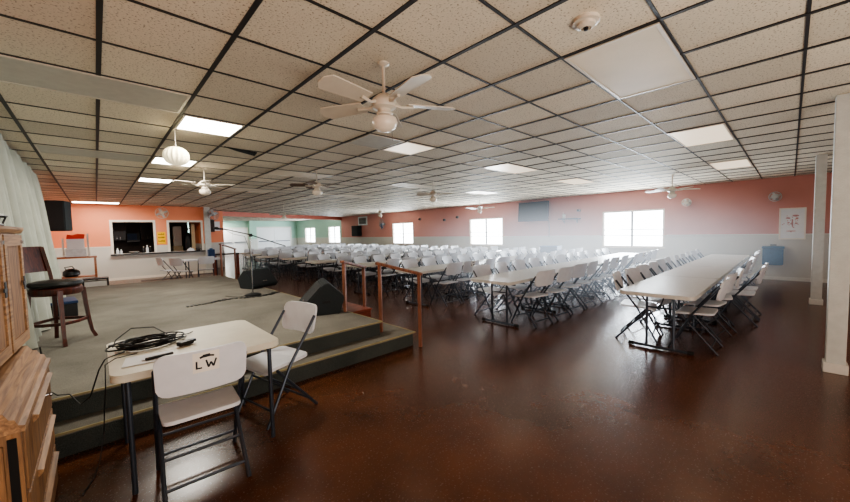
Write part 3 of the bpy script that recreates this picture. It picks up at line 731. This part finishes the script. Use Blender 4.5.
def add_sticker(back):
    # paper label with stencilled LW and a black dash on the rear face of the backrest
    def pt(x, z, off): return Vector((x, -.175 - (z - .45) * .24 - .035 * (1 - (x / .23) ** 2) - off, z))
    bm = B()
    def patch(x0, x1, z0, z1, off, th=.0008):
        slab(bm, 4, 2, lambda u, v: pt(x0 + (x1 - x0) * u, z0 + (z1 - z0) * v, off), (0, 1, 0), th)
    patch(-.055, .075, .752, .872, .0012); O('paper_label', bm, M['trimwhite'], back)
    bm = B()
    def stroke(p, q, w, off=.0032):
        p, q = Vector(p), Vector(q); d = (q - p).normalized(); n = Vector((-d.y, d.x)) * w / 2
        co = [p - n, q - n, q + n, p + n]; vs = [bm.verts.new(pt(c.x, c.y, off)) for c in co]; ws = [bm.verts.new(pt(c.x, c.y, off - .0012)) for c in co]
        bm.faces.new(vs); bm.faces.new(ws[::-1])
        for i in range(4): bm.faces.new((vs[i], ws[i], ws[(i + 1) % 4], vs[(i + 1) % 4]))
    w = .009; X = -.037
    stroke((X, .822), (X, .775), w); stroke((X - .004, .779), (X + .026, .779), w)
    x = X + .046
    stroke((x, .822), (x + .012, .776), w); stroke((x + .012, .776), (x + .024, .806), w); stroke((x + .024, .806), (x + .036, .776), w); stroke((x + .036, .776), (x + .05, .822), w)
    stroke((X + .016, .840), (X + .034, .848), .012); stroke((X + .03, .848), (X + .066, .850), .018); stroke((X + .062, .848), (X + .086, .842), .010)
    O('lettering', bm, M['ink'], back)

c1 = build_chair('white folding chair with LW marking on its back, pulled to the near card table', 'folding chairs at the card table', True)
c1.location = (.425, 2.56, 0); c1.rotation_euler = (0, 0, -.06)
c2 = build_chair('white folding chair at the right side of the near card table, facing it', 'folding chairs at the card table')
c2.location = (1.085, 3.05, 0); c2.rotation_euler = (0, 0, PI / 2 + .22)

# near card table
t = T('card_table', 'square white folding table beside the stage steps holding coiled cable', 'table', (.49, 3.07, 0))
W2 = .475
bm = B(); prism(bm, rrect(.95, .92, .06, 6), .69, .735); bmesh.ops.bevel(bm, geom=[e for e in bm.edges if abs(e.verts[0].co.z - e.verts[1].co.z) < 1e-5], offset=.006, segments=2, affect='EDGES'); O('tabletop', bm, M['cardtop'], t, True)
for sx in (-1, 1):
    for sy in (-1, 1):
        bm = B(); x = sx * .40; y = -.42 if sy < 0 else .31; tube(bm, [(x, y, .70), (x, y - (.0 if sy < 0 else .02), 0)], .0145, 10); l = O('leg', bm, M['frame'], t, True)
        if sy < 0: pass
bm = B()
for sx in (-1, 1): tube(bm, [(sx * .40, -.42, .67), (sx * .40, .32, .67)], .011); tube(bm, [(sx * .40, -.30, .66), (sx * .22, -.18, .685)], .006)
O('leg_brace', bm, M['frame'], t, True)

# coiled cable and microphone on the card table
bm = B(); pts = []
random.seed(3)
n_loop = 9
for k in range(n_loop * 28):
    a = 2 * PI * k / 28; L = k / 28
    rx, ry = .165 + .03 * math.sin(L * 2.3) + .008 * math.sin(a * 3 + L), .11 + .02 * math.cos(L * 1.7)
    pts.append((.03 * math.sin(L * 1.3) + rx * math.cos(a), .02 * math.cos(L * 2) + ry * math.sin(a), .006 + .004 * L + .008 * (1 + math.sin(a * 2 + L * 3))))
tube(bm, pts, .0055, 6)
tube(bm, [(.12, .05, .05), (.05, .15, .1), (-.08, .18, .11), (-.17, .1, .06), (-.19, .02, .03)], .004, 6)
tube(bm, [(-.1, -.08, .04), (-.02, -.13, .03), (.05, -.11, .02), (.16, -.02, .01), (.24, .05, .008)], .005, 6)
tube(bm, [(.1, .06, .03), (.19, .08, .02), (.26, .1, .01), (.3, .16, .008)], .004, 6)
o = O('coiled_cable', bm, M['cable'], None, True); o.location = (.235, 3.2, .736); tag(o, 'black audio cable coiled in loops on the near card table', 'cable')
t = T('wireless_microphone', 'small black microphone clip lying beside the cable on the card table', 'microphone', (.43, 3.0, .737), .4)
bm = B(); box(bm, (0, 0, .018), (.1, .05, .03), bev=.008); O('body', bm, M['black'], t, True)
bm = B(); box(bm, (.055, 0, .022), (.03, .035, .02), bev=.005); O('head', bm, M['frame'], t, True)
bm = B(); prism(bm, [(-.13, -.1), (.13, -.13), (.15, .07), (-.1, .1)], 0, .004); tube(bm, [(-.03, -.055, .006), (.12, -.04, .012)], .007, 6); o = O('song_sheet', bm, M['paper']); o.location = (.2, 2.86, .737); tag(o, 'white sheet lying on near card table in front of the coiled cable', 'paper')
bm = B(); box(bm, (0, 0, .01), (.15, .02, .018), rz=.12, bev=.006); o = O('black_pen', bm, M['black']); o.location = (.26, 2.8, .742); tag(o, 'thick black marker on the white sheet on the card table', 'pen')
bm = B()
tube(bm, [(.10, 3.1, .75), (.02, 3.02, .752), (.0, 2.98, .752), (-.03, 2.96, .7), (-.08, 3.1, .5), (-.14, 3.4, .36), (-.2, 3.62, .385), (-.27, 3.7, .375), (-.29, 3.45, .5), (-.29, 3.22, .85)], .004, 6)
tag(O('loose_cable', bm, M['cable'], None, True), 'thin black cable drooping from the card table edge to the oak cabinet', 'cable')
bm = B()
tube(bm, [(.16, 3.0, .748), (.05, 2.95, .755), (.0, 2.9, .74), (-.005, 2.9, .6), (-.02, 3.05, .4), (-.03, 3.2, .2), (-.06, 3.15, .03), (-.09, 3.0, .006), (-.14, 2.85, .006)], .003, 6)
tag(O('hanging_cable', bm, M['cable'], None, True), 'thin dark cable hanging from the card table down to the floor', 'cable')

# ------------------------------------------------------------------ banquet rows
def table_parts():
    P = []
    bm = B(); prism(bm, rrect(1.83, .76, .06, 5), .695, .74); bmesh.ops.bevel(bm, geom=[e for e in bm.edges if abs(e.verts[0].co.z - e.verts[1].co.z) < 1e-5], offset=.007, segments=2, affect='EDGES'); P.append(('tabletop', bm, M['tabletop'], True))
    for s in (-1, 1):
        x = s * .62
        bm = B()
        for q in (-.14, .14): tube(bm, [(x, q, .70), (x, q, .06), (x, q * 1.1, .03)], .015, 8)
        tube(bm, [(x, -.3, .025), (x, .3, .025)], .017, 8); tube(bm, [(x, -.3, .66), (x, .3, .66)], .012, 6); tube(bm, [(x, 0, .52), (x - s * .3, 0, .69)], .008, 6); tube(bm, [(x, -.14, .52), (x, .14, .52)], .01, 6)
        P.append(('leg_frame', bm, M['frame'], True))
        for q in (-.31, .31):
            bm = B(); tube(bm, [(x, q - .03, .025), (x, q + .03, .025)], .024, 8); P.append(('foot_cap', bm, M['rubber'], True))
    return P
tab0 = T('folding_table', 'x', 'table')
for nm, bm, m, sm in table_parts(): O(nm, bm, m, tab0, sm)
ch0 = build_chair('x', 'x'); ch0L = build_chair('x', 'x', True)
def merged(parts, name):
    bmA = B(); mats = []
    for nm, bm, m, sm in parts:
        if m not in mats: mats.append(m)
        me = bpy.data.meshes.new('t'); bmesh.ops.recalc_face_normals(bm, faces=bm.faces); bm.to_mesh(me); bm.free()
        n0 = len(bmA.faces); bmA.from_mesh(me); bmA.faces.ensure_lookup_table()
        for f in bmA.faces[n0:]: f.material_index = mats.index(m); f.smooth = True
        bpy.data.meshes.remove(me)
    return O(name, bmA, mats, None, False)
far_chair = merged(chair_parts(), 'folding_chair'); far_table = merged(table_parts(), 'folding_table')
ORD = ['first', 'second', 'third', 'fourth', 'fifth', 'sixth', 'seventh', 'eighth', 'ninth', 'tenth', 'eleventh', 'twelfth', 'thirteenth']
ROWN = ['rightmost table row', 'second table row from right', 'third table row from right']
ROWS = [(4.68, 1.08), (4.38, 3.22), (4.5, 5.33), (4.5, 7.4), (4.4, 9.4), (4.5, 11.4), (4.3, 13.4), (4.4, 15.3), (4.6, 17.2), (6.2, 19.1), (8.6, 21.0)]
random.seed(11)
for r, (x0, yc) in enumerate(ROWS):
    near = r < 3
    nt_ = 4 if r < 9 else 3 if r == 9 else 2
    for k in range(nt_):
        x = x0 + .915 + k * 1.845
        loc = (x, yc + random.uniform(-.012, .012), 0)
        if near:
            lab = 'white folding table, %s from the stage end of %s' % (ORD[k], ROWN[r])
            dup(tab0, loc, 0, lab, 'banquet tables in rows')
        else:
            o = far_table.copy(); COL.objects.link(o); o.location = loc
            tag(o, 'white folding table, %s from the stage end of %s table row' % (ORD[k], ORD[r]), 'table', 'banquet tables in the far rows')
    nch = int(nt_ * 3) - 1
    for side in (-1, 1):
        for k in range(nch):
            x = x0 + .72 + k * .615 + random.uniform(-.05, .05)
            pull = .35 + random.uniform(0, .07)
            if r == 0 and side < 0: pull = .29 + (.25 if k in (3, 4) else 0) + random.uniform(0, .04)
            if r == 0 and side > 0: pull = .33 + random.uniform(0, .04)
            y = yc + side * pull
            rz = (0 if side < 0 else PI) + random.uniform(-.16, .16)
            if near:
                sname = 'right side' if side < 0 else 'left side'
                lab = 'white folding chair, %s from stage end, %s of %s' % (ORD[k], sname, ROWN[r])
                dup(ch0L if (r == 2 and side < 0 and k == 1) or random.random() < .12 else ch0, (x, y, 0), rz, lab, 'folding chairs at the %s' % ROWN[r])
            else:
                o = far_chair.copy(); COL.objects.link(o); o.location = (x, y, 0); o.rotation_euler = (0, 0, rz)
                tag(o, 'white folding chair on the %s side of the %s table row from right' % ('right' if side < 0 else 'left', ORD[r]), 'chair', 'folding chairs, %s side of %s table row' % ('right' if side < 0 else 'left', ORD[r]))
def kill(o):
    for c in list(o.children): kill(c)
    bpy.data.objects.remove(o)
for o in (tab0, ch0, ch0L, far_chair, far_table): kill(o)

# small clutter on far tables
t = T('blue_crate', 'blue plastic crate on the far end of second table row below television', 'box', (10.9, 5.45, .74), .1)
bm = B(); b2(bm, -.2, .2, -.28, .28, 0, .03); b2(bm, -.2, -.18, -.28, .28, .03, .2); b2(bm, .18, .2, -.28, .28, .03, .2); b2(bm, -.18, .18, -.28, -.26, .03, .2); b2(bm, -.18, .18, .26, .28, .03, .2); O('body', bm, M['navy'], t)
bm = B(); b2(bm, -.21, .21, -.29, .29, .2, .22); O('rim', bm, M['blue'], t)

# ------------------------------------------------------------------ things on the right wall
t = T('television', 'large flat black television mounted high on the salmon wall', 'television', (XR - .06, 7.33, 1.85), 0)
bm = B(); box(bm, (-.14, 0, .4), (.05, 1.36, .8), ry=.1, bev=.01); O('bezel', bm, M['black'], t)
bm = B(); box(bm, (-.168, 0, .4), (.006, 1.3, .74), ry=.1); O('screen', bm, M['screen'], t)
bm = B(); box(bm, (-.03, 0, .4), (.175, .2, .2)); O('wall_bracket', bm, M['black'], t)
bm = B(); tube(bm, [(-.02, -.62, .1), (-.02, -.64, -.3), (-.02, -.63, -.65)], .01, 6); O('cable', bm, M['black'], t)
t = T('wall_shelf', 'small dark wall shelf right of the television', 'shelf', (XR, 5.85, 1.87))
bm = B(); b2(bm, -.28, 0, -.38, .38, 0, .04, bev=.004); O('board', bm, M['black'], t)
for s in (-.25, .25):
    bm = B(); prism(bm, [(-.2, 0), (0, 0), (0, -.14)], s - .012, s + .012, 'Y'); O('bracket', bm, M['steelgrey'], t)
t = T('white_router', 'small white router standing on the dark wall shelf', 'router', (XR - .15, 6.05, 1.91))
bm = B(); box(bm, (0, 0, .08), (.06, .1, .16), bev=.01); O('body', bm, M['white'], t)
bm = B(); tube(bm, [(0, .03, .15), (0, .04, .26)], .006); O('antenna', bm, M['white'], t)
t = T('security_camera', 'small dark camera on the wall above the shelf', 'camera', (XR, 5.5, 2.2))
bm = B(); tube(bm, [(0, 0, 0), (-.1, 0, .0)], .012); O('bracket', bm, M['steelgrey'], t)
bm = B(); box(bm, (-.12, 0, -.01), (.14, .1, .08), bev=.012); O('body', bm, M['steelgrey'], t)
bm = B(); lathe(bm, [(.03, -.2), (.03, -.185)], axis='X', n=14); O('lens', bm, M['black'], t)
for (y, z, lab) in ((12.5, 2.12, 'small dark round fixture on salmon wall, left of two'), (11.6, 2.22, 'small dark round fixture on salmon wall, right of two'), (14.4, 2.24, 'small pale wall fixture beside the far barred window')):
    t = T('wall_fixture', lab, 'fixture', (XR, y, z))
    bm = B(); lathe(bm, [(.07, 0), (.07, -.03), (.04, -.05)], axis='X', n=16); O('plate', bm, M['steelgrey'], t, True)
    bm = B(); lathe(bm, [(.045, -.05), (.06, -.1), (.03, -.14)], axis='X', n=16); O('shade', bm, M['cabbrown'], t, True)
# framed print
t = T('framed_print', 'white-framed reddish print on the salmon wall above the blue box', 'picture', (XR, -.03, 1.1))
bm = B(); w, h, f = .245, .83, .03
b2(bm, -.03, 0, -w, w, 0, f); b2(bm, -.03, 0, -w, w, h - f, h); b2(bm, -.03, 0, -w, -w + f, f, h - f); b2(bm, -.03, 0, w - f, w, f, h - f); O('frame', bm, M['trimwhite'], t)
bm = B(); b2(bm, -.015, -.004, -w + f, w - f, f, h - f); pr = O('mat_board', bm, M['paper'], t)
bm = B(); random.seed(5)
def blob(cy, cz, a, b_, n=12):
    prism(bm, [(cy + a * math.cos(2 * PI * k / n) * random.uniform(.7, 1.1), cz + b_ * math.sin(2 * PI * k / n) * random.uniform(.7, 1.1)) for k in range(n)], -.018, -.0155, 'X')
M['print_red'] = mat('faded_red_print', srgb(190, 140, 138), .6, var=.3, scale=30)
for (cy, cz, a, b_) in ((-.06, .62, .06, .03), (.08, .56, .05, .025), (-.08, .55, .03, .03), (.0, .42, .02, .12), (.07, .44, .03, .02), (-.07, .42, .035, .02), (.02, .22, .1, .015)): blob(cy, cz, a, b_)
for k in range(26):
    blob(random.gauss(0, .07), random.gauss(.48, .12), random.uniform(.008, .02), random.uniform(.006, .02), 7)
O('artwork', bm, M['print_red'], t)
# blue box on the wall
t = T('blue_wall_bin', 'blue plastic bin fixed on the white wall below the framed print', 'bin', (XR, .31, .42))
bm = B(); prism(bm, [(-.26, 0), (0, 0), (0, .44), (-.3, .44)], -.2, .2, 'Y'); bmesh.ops.bevel(bm, geom=bm.edges[:], offset=.015, segments=2, affect='EDGES'); O('body', bm, M['blue'], t)
bm = B(); b2(bm, -.315, 0, -.215, .215, .44, .5, bev=.012); O('lid', bm, M['blue'], t)
bm = B(); b2(bm, -.01, 0, -.06, .06, .5, .55); O('mounting_tab', bm, M['steelgrey'], t)
# speaker + picture at the far end of right wall
t = T('far_loudspeaker', 'small black loudspeaker on the far salmon wall below the framed photo', 'speaker', (XR - .002, 20.8, 1.33), .0)
bm = B(); prism(bm, [(-.32, -.38), (0, -.45), (0, .45), (-.32, .38)], 0, .72, 'Z'); bmesh.ops.bevel(bm, geom=bm.edges[:], offset=.02, segments=2, affect='EDGES'); O('cabinet', bm, M['black_carpet'], t)
bm = B(); b2(bm, -.335, -.318, -.3, .3, .06, .66); O('grille', bm, M['black_grille'], t)
t = T('framed_photo', 'dark framed photo high on the far salmon wall above the loudspeaker', 'picture', (XR, 20.2, 2.06))
bm = B(); b2(bm, -.03, 0, -.55, .55, 0, .6); O('frame', bm, M['paper'], t)
bm = B(); b2(bm, -.036, -.03, -.42, .42, .1, .5); O('photo', bm, M['cabbrown'], t)

# ------------------------------------------------------------------ coral wall corner: kitchen, sign, shelf, table
t = T('yellow_sign', 'yellow notice with three lines of dark print between the kitchen openings', 'sign', (1.87, YC, 1.28))
bm = B(); b2(bm, -.13, .13, -.012, 0, 0, .47); O('board', bm, M['yellow'], t)
bm = B(); random.seed(2)
for z, n in ((.36, 6), (.23, 8), (.09, 7)):
    x = -.1
    for k in range(n):
        w = .2 / n; b2(bm, x, x + w * .62, -.0145, -.0125, z, z + random.choice((.03, .045))); x += w
O('lettering', bm, M['ink'], t)
# kitchen cabinets
for q, (x0, x1) in enumerate(((.45, .95), (1.42, 1.98), (2.0, 2.5))):
    t = T('kitchen_wall_cabinet', ['dark brown cabinet at left inside the first kitchen opening', 'dark brown cabinet at right inside the first kitchen opening', 'dark brown cabinet inside the second kitchen opening'][q], 'cabinet', ((x0 + x1) / 2, 19.5, 1.45))
    w = (x1 - x0) / 2
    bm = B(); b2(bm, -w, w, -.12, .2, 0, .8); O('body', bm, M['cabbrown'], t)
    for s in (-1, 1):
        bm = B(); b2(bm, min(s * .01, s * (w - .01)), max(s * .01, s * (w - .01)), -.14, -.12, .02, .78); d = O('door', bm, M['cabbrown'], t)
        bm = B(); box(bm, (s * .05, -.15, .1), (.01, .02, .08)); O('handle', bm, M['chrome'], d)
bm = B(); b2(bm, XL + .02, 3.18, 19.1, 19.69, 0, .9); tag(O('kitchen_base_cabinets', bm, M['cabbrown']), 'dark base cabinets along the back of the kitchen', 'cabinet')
t = T('microwave_oven', 'dark blue-screened microwave on the kitchen back counter', 'microwave', (1.16, 19.35, 1.42))
bm = B(); b2(bm, -.22, .22, -.2, .2, 0, .34, bev=.01); O('body', bm, M['black'], t)
bm = B(); b2(bm, -.19, .12, -.21, -.2, .04, .3); O('door_glass', bm, M['navy'], t)
bm = B(); b2(bm, -.22, -.2, -.2, .35, -.06, 0); b2(bm, .2, .22, -.2, .35, -.06, 0); b2(bm, -.2, .2, -.2, .35, -.04, 0); O('shelf_bracket', bm, M['cabbrown'], t)
t = T('refrigerator_panel', 'tall cream water dispenser inside the second kitchen opening', 'dispenser', (2.55, 18.2, .0))
bm = B(); b2(bm, -.17, .17, -.15, .15, .0, 1.15, bev=.01); O('body', bm, M['cream'], t)
bm = B(); b2(bm, -.15, .15, -.13, .13, 1.15, 2.0, bev=.03); O('tank', bm, M['white'], t)
t.name = 'water_dispenser'
t = T('kitchen_person_coat', 'black coat hanging inside the second kitchen opening', 'coat', (2.95, 18.3, 0)); t.name = 'hanging_coat'
bm = B(); lathe(bm, [(.16, .75), (.17, 1.1), (.15, 1.4), (.13, 1.6), (.04, 1.72)], n=16, wob=lambda a: 1 + .12 * math.cos(5 * a)); O('coat_body', bm, M['black'], t, True)
bm = B(); tube(bm, [(0, 0, 0), (0, 0, 1.85), (.05, 0, 1.9)], .02); O('coat_stand', bm, M['cabbrown'], t)
t = T('tall_cream_board', 'tall narrow cream board leaning at right of second kitchen opening', 'board', (2.98, YC + .35, .965)); t.name = 'cream_board'
bm = B(); box(bm, (0, 0, .56), (.13, .03, 1.1), bev=.004); O('board', bm, M['cream'], t)
def bottle(x, y, z, h, r, m, label):
    t = T('bottle', label, 'bottle', (x, y, z))
    bm = B(); lathe(bm, [(r, 0), (r, h * .6), (r * .4, h * .78), (r * .4, h * .9)], n=14); O('body', bm, m, t, True)
    bm = B(); lathe(bm, [(r * .45, h * .9), (r * .45, h)], n=12); O('cap', bm, M['white'], t, True)
bottle(.56, YC + .05, .956, .22, .045, M['clear'], 'pale jar on counter at left edge of first kitchen opening')
bottle(.66, YC + .1, .956, .17, .04, M['clear'], 'shorter pale jar on counter, second from left in first opening')
bottle(1.42, YC + .08, .956, .3, .045, M['clear'], 'tall pale bottle on counter at right of first kitchen opening')
bottle(1.52, YC + .15, .956, .25, .04, M['black'], 'dark bottle on counter beside the tall pale bottle')
bottle(1.32, YC + .2, .956, .24, .05, M['black'], 'dark bottle left of the tall pale bottle on the counter')
t = T('serving_bowl', 'wide white bowl on the counter in the first kitchen opening', 'bowl', (1.02, YC + .02, .956))
bm = B(); lathe(bm, [(.06, 0), (.1, .02), (.16, .07), (.155, .072), (.09, .03), (.02, .025)], n=24); O('bowl_body', bm, M['white'], t, True)
t = T('napkin_stack', 'white folded napkins on the counter in the second kitchen opening', 'napkins', (2.8, YC + .0, .956))
bm = B(); prism(bm, [(-.13, 0), (.13, 0), (.1, .08), (0, .14), (-.1, .06)], -.08, .08, 'Y'); O('napkins', bm, M['paper'], t)
t = T('black_phone', 'small black telephone at the right end of the serving counter', 'telephone', (3.06, YC - .02, .956))
bm = B(); box(bm, (0, 0, .03), (.14, .14, .06), bev=.01); O('base', bm, M['black'], t)
bm = B(); tube(bm, [(-.08, 0, .08), (-.05, 0, .1), (.05, 0, .1), (.08, 0, .08)], [.025, .014, .014, .025], 8); O('handset', bm, M['black'], t)

# side table with rack by the left wall
t = T('side_table', 'orange wooden side table with lower shelf behind the stage at left', 'table', (-.42, 13.3, 0))
bm = B(); b2(bm, -.42, .42, -.25, .25, 1.02, 1.06, bev=.006); O('tabletop', bm, M['orangewood'], t)
for sx in (-1, 1):
    for sy in (-1, 1):
        bm = B(); b2(bm, sx * .38 - .025, sx * .38 + .025, sy * .21 - .025, sy * .21 + .025, 0, 1.02); O('leg', bm, M['orangewood'], t)
bm = B(); b2(bm, -.40, .40, -.23, .23, .5, .53); O('lower_shelf', bm, M['orangewood'], t)
t = T('white_display_rack', 'white-posted display rack with red top standing on the orange side table', 'rack', (-.4, 13.3, 1.06))
for s in (-1, 1):
    bm = B(); b2(bm, s * .24 - .02, s * .24 + .02, -.03, .03, 0, .62 if s > 0 else .5); O('post', bm, M['white'], t)
bm = B(); b2(bm, -.2, .2, -.1, .12, .0, .2); O('clear_box', bm, M['clear'], t)
bm = B(); b2(bm, -.17, .17, -.05, .05, .2, .5); O('panel', bm, M['paper'], t)
bm = B(); prism(bm, [(-.17, .48), (.17, .48), (.19, .6), (.05, .62), (-.05, .58), (-.15, .6)], -.07, .07, 'Y'); O('red_top', bm, M['red'], t)
t = T('canvas_bag', 'dark rumpled bag on the lower shelf of the orange side table', 'bag', (-.52, 13.2, .53))
bm = B(); lathe(bm, [(.12, 0), (.17, .05), (.16, .14), (.1, .2), (.04, .22)], n=18, wob=lambda a: 1 + .1 * math.sin(3 * a)); O('bag_body', bm, M['leather'], t, True)
bm = B(); tube(bm, [(-.08, 0, .17), (-.12, 0, .26), (.02, 0, .28), (.1, 0, .16)], .012); O('strap', bm, M['black'], t, True)
bm = B(); random.seed(9)
for (y, z) in ((13.9, 1.52), (13.75, 1.6), (13.6, 1.5)): 
    box(bm, (XL + .008, y, z), (.012, .12, .12), rx=.6)
tag(O('wall_ornament', bm, M['ink']), 'small dark ornament on the left wall beside the display rack', 'ornament')
t = T('amplifier_case', 'low black case with white front on the floor behind the stage', 'case', (-.06, 12.9, 0))
bm = B(); b2(bm, -.26, .26, -.2, .2, .44, .48); b2(bm, -.26, -.22, -.2, .2, 0, .44); b2(bm, .22, .26, -.2, .2, 0, .44); O('shell', bm, M['black'], t)
bm = B(); b2(bm, -.22, .22, -.18, .18, .02, .4); O('front_panel', bm, M['white'], t)
# dark low runner along the counter base
bm = B(); b2(bm, 1.1, 2.3, 15.7, 16.1, 0, .012); tag(O('floor_mat', bm, M['cabbrown']), 'dark red-brown mat on the floor below the serving counter', 'mat')

# small table with chairs near the counter
t = T('utility_table', 'small white folding table in front of the serving counter', 'table', (2.72, 14.3, 0))
bm = B(); prism(bm, rrect(1.15, .7, .05, 4), .7, .745); O('tabletop', bm, M['plastic'], t)
for sx in (-1, 1):
    for sy in (-1, 1):
        bm = B(); tube(bm, [(sx * .48, sy * .28, .7), (sx * .48, sy * .28, 0)], .016); O('leg', bm, M['frame'], t)
base = None
for q, (x, y, rz, lab) in enumerate(((1.68, 13.9, -1.3, 'white folding chair, leftmost of three beside the table at the counter'), (1.95, 13.2, -.9, 'white folding chair in the middle of three beside the counter table'), (2.6, 13.3, -.1, 'white folding chair, rightmost of three beside the counter table'))):
    if base is None: base = build_chair(lab, 'folding chairs beside the counter table'); base.location = (x, y, 0); base.rotation_euler = (0, 0, rz)
    else: dup(base, (x, y, 0), rz, lab)
t = T('blue_water_jug', 'tall blue container standing on the small table by the counter', 'container', (2.98, 14.3, .745))
bm = B(); box(bm, (0, 0, .16), (.2, .2, .32), bev=.02); O('body', bm, M['navy'], t)
bm = B(); lathe(bm, [(.05, .32), (.05, .36)], n=14); O('cap', bm, M['blue'], t)
t = T('brown_bench', 'dark brown wooden bench beyond the small white table by the column', 'bench', (3.75, 15.6, 0))
bm = B(); b2(bm, -.45, .45, -.2, .2, .78, .84); O('seat', bm, M['cabbrown'], t)
for sx in (-1, 1):
    for sy in (-1, 1):
        bm = B(); b2(bm, sx * .4 - .035, sx * .4 + .035, sy * .15 - .035, sy * .15 + .035, 0, .78); O('leg', bm, M['redwood'], t)
t = T('dark_wall_picture', 'dark picture on the recessed wall behind the pale column', 'picture', (4.0, 19.3, 1.75))
bm = B(); b2(bm, -.22, .22, -.03, 0, 0, .6); O('frame', bm, M['cabbrown'], t)
bm = B(); b2(bm, .22, .45, -.025, 0, .05, .5); O('white_card', bm, M['paper'], t)

# ------------------------------------------------------------------ light
GLARE = .085
w = bpy.data.worlds.new('world'); bpy.context.scene.world = w; w.use_nodes = True
bg = w.node_tree.nodes['Background']; bg.inputs[0].default_value = (.93, .97, 1, 1); bg.inputs[1].default_value = 5.0
# glowing world volume imitating window glare over the right half of the hall
nt = w.node_tree; N, L = nt.nodes, nt.links
g = N.new('ShaderNodeNewGeometry'); sb = N.new('ShaderNodeVectorMath'); sb.operation = 'SUBTRACT'; sb.inputs[1].default_value = (9.0, 3.8, 1.1); L.new(g.outputs['Position'], sb.inputs[0])
sc_ = N.new('ShaderNodeVectorMath'); sc_.operation = 'MULTIPLY'; sc_.inputs[1].default_value = (1 / 5.2, 1 / 5.0, 1 / 1.55); L.new(sb.outputs[0], sc_.inputs[0])
ln = N.new('ShaderNodeVectorMath'); ln.operation = 'LENGTH'; L.new(sc_.outputs[0], ln.inputs[0])
mr = N.new('ShaderNodeMapRange'); mr.interpolation_type = 'SMOOTHSTEP'; mr.inputs['From Min'].default_value = 1.0; mr.inputs['From Max'].default_value = 0.0; mr.inputs['To Min'].default_value = 0; mr.inputs['To Max'].default_value = GLARE
L.new(ln.outputs['Value'], mr.inputs['Value'])
em = N.new('ShaderNodeEmission'); em.inputs['Color'].default_value = (.78, .88, 1, 1); L.new(mr.outputs['Result'], em.inputs['Strength'])
L.new(em.outputs[0], N['World Output'].inputs['Volume'])
def area(name, loc, rot, sx, sy, p, col, spread=None):
    l = bpy.data.lights.new(name, 'AREA'); l.shape = 'RECTANGLE'; l.size = sx; l.size_y = sy; l.energy = p; l.color = col
    if spread: l.spread = spread
    o = bpy.data.objects.new(name, l); COL.objects.link(o); o.location = loc; o.rotation_euler = rot; return o
for i, (a, b) in enumerate(WINS):
    area('window_daylight', (XR - .05, (a + b) / 2, (WZ0 + WZ1) / 2), (0, PI / 2, 0), 1.2, b - a, [110, 110, 90, 90, 70][i], (.82, .92, 1))
area('rear_ceiling_fill', (.9, -2.4, .35), (PI - .45, 0, 0), 3.6, 1.2, 68, (1, .93, .82))  # added fill out of view behind the camera, brightens the ceiling
area('rear_room_fill', (1.0, YB + .3, 1.5), (PI / 2 + .1, 0, 0), 4, 1.4, 26, (1, .95, .9))  # added unseen fill for the foreground; the wall behind it is closed
area('side_ceiling_fill', (7.5, -2.9, .35), (PI - .45, 0, 0), 4, 1, 10, (1, .93, .85))  # second added fill lamp, out of view, for the right-hand ceiling
for (x, y, p) in ((1.0, 4.5, 16), (1.0, 7.0, 16), (1.0, 9.4, 18), (1.0, 15.0, 30), (7, 30, 60)):
    area('ceiling_fluorescent', (x, y, CZ - .03), (0, 0, 0), .55, .55, p, (1, .94, .84))

sc = bpy.context.scene
sc.cycles.use_denoising = True
sc.cycles.max_bounces = 7; sc.cycles.diffuse_bounces = 4; sc.cycles.glossy_bounces = 3; sc.cycles.transparent_max_bounces = 8
sc.cycles.sample_clamp_indirect = 6
sc.view_settings.view_transform = 'AgX'
sc.view_settings.look = 'AgX - Medium High Contrast'
sc.view_settings.exposure = 1.22
